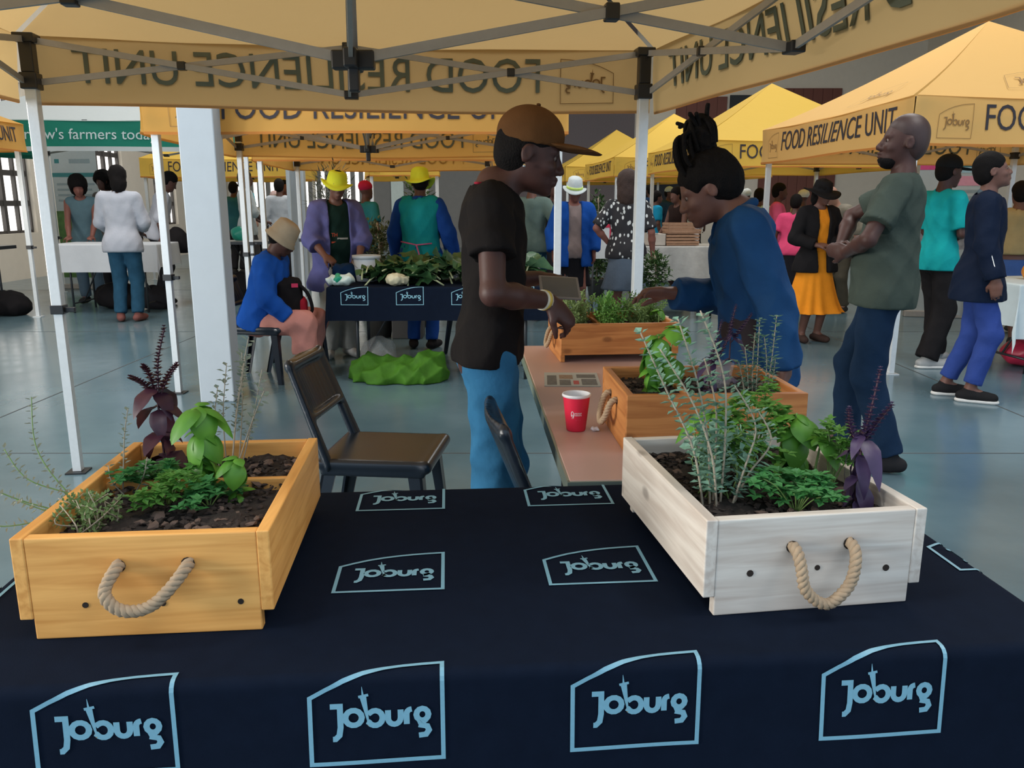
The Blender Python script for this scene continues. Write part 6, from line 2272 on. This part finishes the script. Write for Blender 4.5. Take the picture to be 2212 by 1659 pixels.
GG = 'bunches of leafy greens heaped on the stall table'
gpos = [(-1.16, 6.50, 60), (-1.10, 6.72, 20), (-0.98, 6.46, 110), (-0.90, 6.66, 250), (-0.80, 6.44, 85), (-0.68, 6.66, 30), (-0.60, 6.44, 200), (-0.48, 6.62, 120), (-0.36, 6.46, 60), (-0.22, 6.66, 10), (-0.02, 6.50, 90), (0.10, 6.66, 40), (-1.02, 6.86, 80), (-0.74, 6.86, 150), (-0.40, 6.86, 80)]
glab = ['bunch of dark leafy greens beside the white bucket', 'bunch of leafy greens right behind the white bucket', 'bunch of leafy greens second along the front from the bucket', 'bunch of leafy greens in the heap before the teal apron', 'bunch of leafy greens above the second emblem of the stall cloth', 'bunch of greens in mid heap under the teal apron', 'bunch of leafy greens right of the white leek ends', 'bunch of tall greens next to the cap wearer back', 'bunch of greens at front half hidden by the black tee', 'bunch of greens behind the black tee', 'bunch of greens right of the black tee above the forearm', 'bunch of greens at the right end of the stall', 'back row bunch of greens by the bucket', 'back row bunch of greens before the teal apron', 'back row bunch of greens beside the cap wearer']
for (x, y, a), lb in zip(gpos, glab):
    bunch(lb, (x, y, 0.757), R(a), 9 if x > -1.0 else 7, 1.0 if x < -0.5 or x > -0.3 else 1.25, GG, (0, 1, 2) if x > -0.6 else (0, 1))
B = Body().el((0, 0, 0.05), (0.07, 0.06, 0.05), 0.02).el((0.06, 0.02, 0.045), (0.05, 0.045, 0.04), 0.02).folds(0.015, 90, 3)
o = link('leek_bundle', B.mesh('leek_bundle', 0.008, mat('creamy_leek', (0.55, 0.52, 0.36), 0.6, 0.2)))
o.location = (-0.92, 6.385, 0.756)
tag(o, 'creamy white leek ends among the leafy greens', 'vegetable')
bk = thing('bucket', 'white plastic bucket on the leafy greens table', 'bucket', (-1.21, 6.80, 0.756))
WPL = mat('white_bucket_plastic', (0.62, 0.68, 0.72), 0.4, 0.04)
MB().lathe([(0.085, 0.0), (0.088, 0.004), (0.112, 0.205), (0.107, 0.205), (0.084, 0.01), (0.0005, 0.009), (0.0005, 0)], 32).build('bucket_body', WPL, bk, True)
MB().lathe([(0.111, 0.185), (0.118, 0.188), (0.119, 0.213), (0.108, 0.214), (0.108, 0.185)], 32, cap=False).build('rim', WPL, bk, True)
MB().tube([Vector((0.117 * math.cos(R(a)), -0.117 * abs(math.sin(R(a))) * 0.6 - 0.02, 0.19 - 0.09 * math.sin(R(a)))) for a in range(0, 181, 15)], 0.003, 6).build('handle', mat('steel_wire', (0.4, 0.4, 0.4), 0.4, metallic=0.8), bk, True)
B = Body().el((0, 0, 0.04), (0.10, 0.06, 0.045), 0.02).el((0.07, 0.0, 0.05), (0.05, 0.05, 0.04), 0.02).folds(0.022, 60, 5)
o = link('plastic_bag', B.mesh('plastic_bag', 0.008, mat('white_bag_plastic', (0.55, 0.66, 0.62), 0.35)))
o.location = (-1.36, 6.40, 0.757)
tag(o, 'white and green plastic bag at the left corner of the greens table', 'bag')
B = Body().el((0.0, -0.01, 0.05), (0.045, 0.055, 0.042), 0.02).folds(0.018, 70, 6)
link('green_print', B.mesh('green_print', 0.007, mat('green_bag_print', (0.01, 0.30, 0.17), 0.4)), o)
B = Body().bx((0, 0, 0.06), (0.10, 0.10, 0.075), 0.05).folds(0.03, 40, 5)
o = link('cloth_bag', B.mesh('cloth_bag', 0.01, fabric('dark_blue_cloth', (0.01, 0.035, 0.10))))
o.location = (-1.40, 6.86, 0.757)
tag(o, 'dark blue cloth bag behind the white bucket', 'bag')
hx = (-0.907, 6.25, 0)
B = Body()
for cx_, cy_, rx, ry, rz_ in ((-0.24, 0.05, 0.17, 0.16, 0.17), (0.0, 0.0, 0.20, 0.17, 0.15), (0.22, -0.02, 0.17, 0.15, 0.19), (0.10, -0.10, 0.16, 0.10, 0.10), (-0.12, -0.10, 0.15, 0.10, 0.09), (0.30, 0.05, 0.08, 0.12, 0.20)):
    B.el((cx_, cy_, 0.04), (rx, ry, rz_), 0.05)
B.folds(0.055, 26, 4)
B.plane((0, 0, 0.003), (0, 0, -1))
o = link('sack', B.mesh('sack', 0.011, fabric('lime_green_sack', (0.045, 0.135, 0.014), 0.6, 0.45)))
o.location = (hx[0] + 0.0, hx[1] + 0.12, 0)
tag(o, 'crumpled lime green sack on the floor under the greens table', 'sack')
B = Body().el((0, 0, 0.16), (0.15, 0.13, 0.16), 0.03).folds(0.03, 34, 7)
B.plane((0, 0, 0.003), (0, 0, -1))
o = link('plastic_bag', B.mesh('plastic_bag', 0.012, clear('cloudy_plastic', (0.55, 0.56, 0.56), 0.35, 0.2)))
o.location = (-1.10, 6.60, 0)
tag(o, 'cloudy clear plastic bag on the floor behind the lime green sack', 'bag')

# ------------------------------------------------------------------ potted trees and hedges behind
def bush(name, label, loc, h, crown, m_leaf, trunk=0.3, seed=0, n=900, L=0.06, W=0.035, pot=True, potc=(0.02, 0.02, 0.02)):
    rnd = random.Random(seed)
    t = thing(name, label, 'plant', loc)
    if pot:
        MB().lathe([(0.11, 0), (0.15, 0.26), (0.16, 0.28), (0.14, 0.28), (0.0005, 0.25)], 16).build('pot', mat('pot_%02d' % int(potc[0] * 99), potc, 0.5), t, True)
    z0 = 0.25 if pot else 0
    MB().tube(smooth_path([(0, 0, z0), (0.02, 0.01, z0 + (h - z0) * 0.5), (0, 0, h * 0.92)], 5), 0.012, 6).build('stem', STEMW, t, True)
    mb = MB()
    for _ in range(n):
        while True:
            q = Vector((rnd.uniform(-1, 1), rnd.uniform(-1, 1), rnd.uniform(-1, 1)))
            if q.length < 1 and q.length > 0.35:
                break
        lump = 0.8 + 0.25 * math.sin(q.x * 5 + seed) * math.sin(q.z * 6 + q.y * 4)
        p = Vector((q.x * crown[0] * lump, q.y * crown[0] * lump, h - crown[1] + q.z * crown[1] * lump))
        mini_leaf(mb, p, q + Vector((rnd.uniform(-1, 1), rnd.uniform(-1, 1), rnd.uniform(-0.6, 0.8))), L * rnd.uniform(0.6, 1.3), W * rnd.uniform(0.7, 1.2))
    o = mb.build('foliage', m_leaf, t)
    o['kind'] = 'stuff'
    return t


DKL = leaf_mat('dark_shrub_leaf', (0.018, 0.050, 0.012), (0.06, 0.12, 0.03), 0.5, 0.15)
OLV = leaf_mat('olive_shrub_leaf', (0.045, 0.065, 0.025), (0.12, 0.14, 0.06), 0.5, 0.15)
GRYL = leaf_mat('grey_shrub_leaf', (0.06, 0.075, 0.055), (0.14, 0.16, 0.12), 0.6, 0.15)
bush('potted_shrub', 'round dark shrub in black pot right of the neon hat woman', (-1.40, 8.55, 0), 1.30, (0.24, 0.42), OLV, seed=1)
bush('potted_shrub', 'tall thin dark tree behind the teal apron person', (-1.05, 9.35, 0), 1.82, (0.20, 0.60), DKL, seed=2, n=700)
bush('potted_shrub', 'grey feathery tall shrub behind the neon hat woman', (-1.92, 8.85, 0), 1.86, (0.24, 0.42), GRYL, seed=3, n=600, L=0.11, W=0.014)
bush('potted_shrub', 'small leafy shrub between the teal apron person and the cap wearer', (-0.38, 9.4, 0), 1.15, (0.18, 0.35), DKL, seed=4, n=500)
bush('hedge_plant', 'dense dark green hedge plant behind the white hatted woman', (1.285, 12.4, 1.458)[:2] + (0,), 1.62, (0.34, 0.75), DKL, seed=5, n=1800, L=0.07, W=0.05)
bush('potted_shrub', 'leafy potted plant in cream bag right of the tent pole', (1.417, 8.1, 0.85)[:2] + (0,), 0.98, (0.16, 0.25), DKL, seed=6, n=500, potc=(0.42, 0.40, 0.30))
yb = MB().box((-0.09, -0.08, 0.0), (0.09, 0.08, 0.42)).build('yellow_sack', fabric('yellow_sack', (0.50, 0.33, 0.03), 0.7, 0.3), None, False, 0.02)
yb.location = (-1.10, 8.55, 0.30)
tag(yb, 'yellow bag on a crate between shrub and teal apron', 'bag')
cb = MB().box((-0.16, -0.14, 0), (0.16, 0.14, 0.298)).build('crate', mat('dark_crate', (0.03, 0.03, 0.03), 0.6), None, False, 0.01)
cb.location = (-1.10, 8.55, 0)
tag(cb, 'dark crate under the yellow bag', 'crate')

# crates on the far table
for n_, (x, y, z, lab) in enumerate(((2.08, 10.2, 0.89, 'lower brown punnet crate on the grey clothed table'), (2.10, 10.21, 1.03, 'upper brown punnet crate stacked on the grey clothed table'))):
    t = thing('punnet_crate', lab, 'crate', (x, y, z), R(4))
    MB().box((-0.20, -0.15, 0), (0.20, 0.15, 0.02)).build('base', mat('brown_crate_wood', (0.30, 0.17, 0.10), 0.8, 0.3), t)
    for k_ in range(3):
        for ax in range(4):
            z_ = 0.025 + k_ * 0.038
            if ax < 2:
                s_ = -1 if ax == 0 else 1
                MB().box((-0.20, s_ * 0.15 - 0.006, z_), (0.20, s_ * 0.15 + 0.006, z_ + 0.028)).build('slat', mat('brown_crate_wood', (0.30, 0.17, 0.10)), t)
            else:
                s_ = -1 if ax == 2 else 1
                MB().box((s_ * 0.20 - 0.006, -0.15, z_), (s_ * 0.20 + 0.006, 0.15, z_ + 0.028)).build('slat', mat('brown_crate_wood', (0.30, 0.17, 0.10)), t)
t = thing('carton', 'pale cardboard carton beside the punnet crates', 'box', (1.76, 10.15, 0.89), R(10))
MB().box((-0.10, -0.12, 0), (0.10, 0.12, 0.14)).build('carton_body', mat('pale_card', (0.42, 0.38, 0.33), 0.8), t, False, 0.004)
MB().box((-0.10, -0.125, 0.142), (0.0, 0.125, 0.146)).build('flap', mat('pale_card', (0.42, 0.38, 0.33)), t)

t = thing('folding_sign', 'white board with red frame standing behind the white hatted woman', 'sign', (1.108, 10.2, 0.712)[:2] + (0,), R(5))
MB().box((-0.11, -0.01, 0.72), (0.11, 0.01, 1.12)).build('board', mat('white_board_paint', (0.6, 0.62, 0.62)), t)
q = MB().box((-0.125, -0.015, 1.10), (0.125, 0.015, 1.14)).box((0.10, -0.015, 0.70), (0.13, 0.015, 1.14))
q.build('red_frame', mat('crimson_paint', (0.5, 0.02, 0.06)), t)
for x in (-0.1, 0.1):
    MB().tube([(x, 0, 0), (x, 0, 0.74)], 0.012, 6).build('leg', DARKM, t, True)


def banner(label, loc, rz, W, Ht, bands):
    t = thing('roll_up_banner', label, 'banner', loc, rz)
    MB().box((-W / 2, -0.06, 0), (W / 2, 0.06, 0.08)).build('base', ALU_BAR, t, False, 0.01)
    MB().tube([(0, 0.03, 0.08), (0, 0.03, Ht)], 0.01, 6).build('pole', ALU_BAR, t, True)
    sh = MB().box((-W / 2 + 0.02, -0.004, 0.08), (W / 2 - 0.02, 0.0, Ht)).build('sheet', mat('pale_banner_print', (0.40, 0.46, 0.47), 0.6, 0.06), t)
    for (x0, x1, z0, z1, m_) in bands:
        MB().box((-W / 2 + 0.02 + x0 * (W - 0.04), -0.006, 0.08 + z0 * (Ht - 0.08)), (-W / 2 + 0.02 + x1 * (W - 0.04), -0.0035, 0.08 + z1 * (Ht - 0.08))).build('printed_panel', m_, sh)
    return t


tealp = mat('teal_print', (0.03, 0.19, 0.20), 0.6)
greyp = mat('faint_grey_print', (0.24, 0.31, 0.33), 0.6)
leafp = mat('leaf_photo_print', (0.07, 0.16, 0.04), 0.7, 0.8, 9)
banner('pale roll up banner with teal rule and leaf photo behind the curly haired person', (-7.109, 13.6, 1.317)[:2] + (0,), R(-6), 0.82, 2.25,
       [(0, 1, 0.80, 0.83, tealp), (0.08, 0.92, 0.74, 0.755, greyp), (0.08, 0.85, 0.70, 0.715, greyp), (0.08, 0.9, 0.66, 0.675, greyp), (0.08, 0.7, 0.62, 0.635, greyp), (0.40, 0.86, 0.90, 0.93, greyp), (0.08, 0.18, 0.90, 0.93, tealp), (0.0, 1.0, 0.05, 0.55, leafp)])
pinkp = mat('magenta_print', (0.55, 0.06, 0.20), 0.6)
cyanp = mat('pale_cyan_print', (0.33, 0.52, 0.60), 0.6)
photop = mat('grey_photo_collage', (0.26, 0.27, 0.30), 0.7, 0.75, 14)
banner('roll up banner with magenta and pale blue headings behind the black cap wearer', (5.336, 10.1, 1.333)[:2] + (0,), R(-14), 0.80, 1.98,
       [(0, 0.46, 0.90, 1.0, pinkp), (0.46, 1, 0.88, 1.0, cyanp), (0.5, 0.95, 0.915, 0.955, tealp), (0.50, 1.0, 0.80, 0.86, mat('soft_pink_print', (0.60, 0.28, 0.36), 0.6)), (0.45, 1, 0.755, 0.775, greyp), (0.5, 0.9, 0.715, 0.735, greyp), (0.1, 0.95, 0.40, 0.68, photop)])

# bags and crates on the hall floor
def sackbag(label, loc, r, h, m_, name='bag', seed=0, vox=0.018):
    B = Body().el((0, 0, h * 0.5), (r, r * 0.8, h * 0.55), 0.03).el((r * 0.4, 0, h * 0.35), (r * 0.7, r * 0.7, h * 0.4), 0.04).folds(0.03, 22, seed)
    B.plane((0, 0, 0.003), (0, 0, -1))
    o = link(name, B.mesh(name, vox, m_))
    o.location = loc
    tag(o, label, 'bag')


sackbag('black carrier bag on the floor left of the white clothed table', (-6.45, 10.3, 0), 0.28, 0.30, BLKCLOTH, seed=1)
sackbag('dark bag on the floor under the white clothed table', (-5.35, 11.0, 0), 0.30, 0.34, BLKCLOTH, seed=2)
sackbag('second dark bag under the right end of the white clothed table', (-4.85, 10.95, 0), 0.22, 0.30, DKT, seed=3)
sackbag('crimson and white bag on the floor under the table at right edge', (4.52, 6.95, 0), 0.24, 0.24, mat('crimson_bag', (0.42, 0.02, 0.06), 0.4, 0.5, 8), seed=4)
sackbag('black bag hanging beside the person in dark trousers', (-4.62, 11.35, 0.72), 0.16, 0.34, BLKCLOTH, seed=5)
sackbag('emerald green bag on the small grey table', (-4.02, 12.15, 0.855), 0.13, 0.20, mat('emerald_bag', (0.01, 0.26, 0.18), 0.4), seed=6)
sackbag('white bag on the left end of the small grey table', (-4.45, 12.15, 0.855), 0.11, 0.16, mat('white_bag_plastic', (0.55, 0.66, 0.62), 0.35), seed=7)
sackbag('dark bag on the floor under the small grey table', (-4.1, 12.2, 0), 0.25, 0.38, BLKCLOTH, seed=8)
sackbag('orange bag of fruit on the pale clothed table at right edge', (4.45, 6.95, 0.757), 0.10, 0.13, mat('orange_net', (0.65, 0.24, 0.03), 0.5, 0.4), seed=9, vox=0.012)
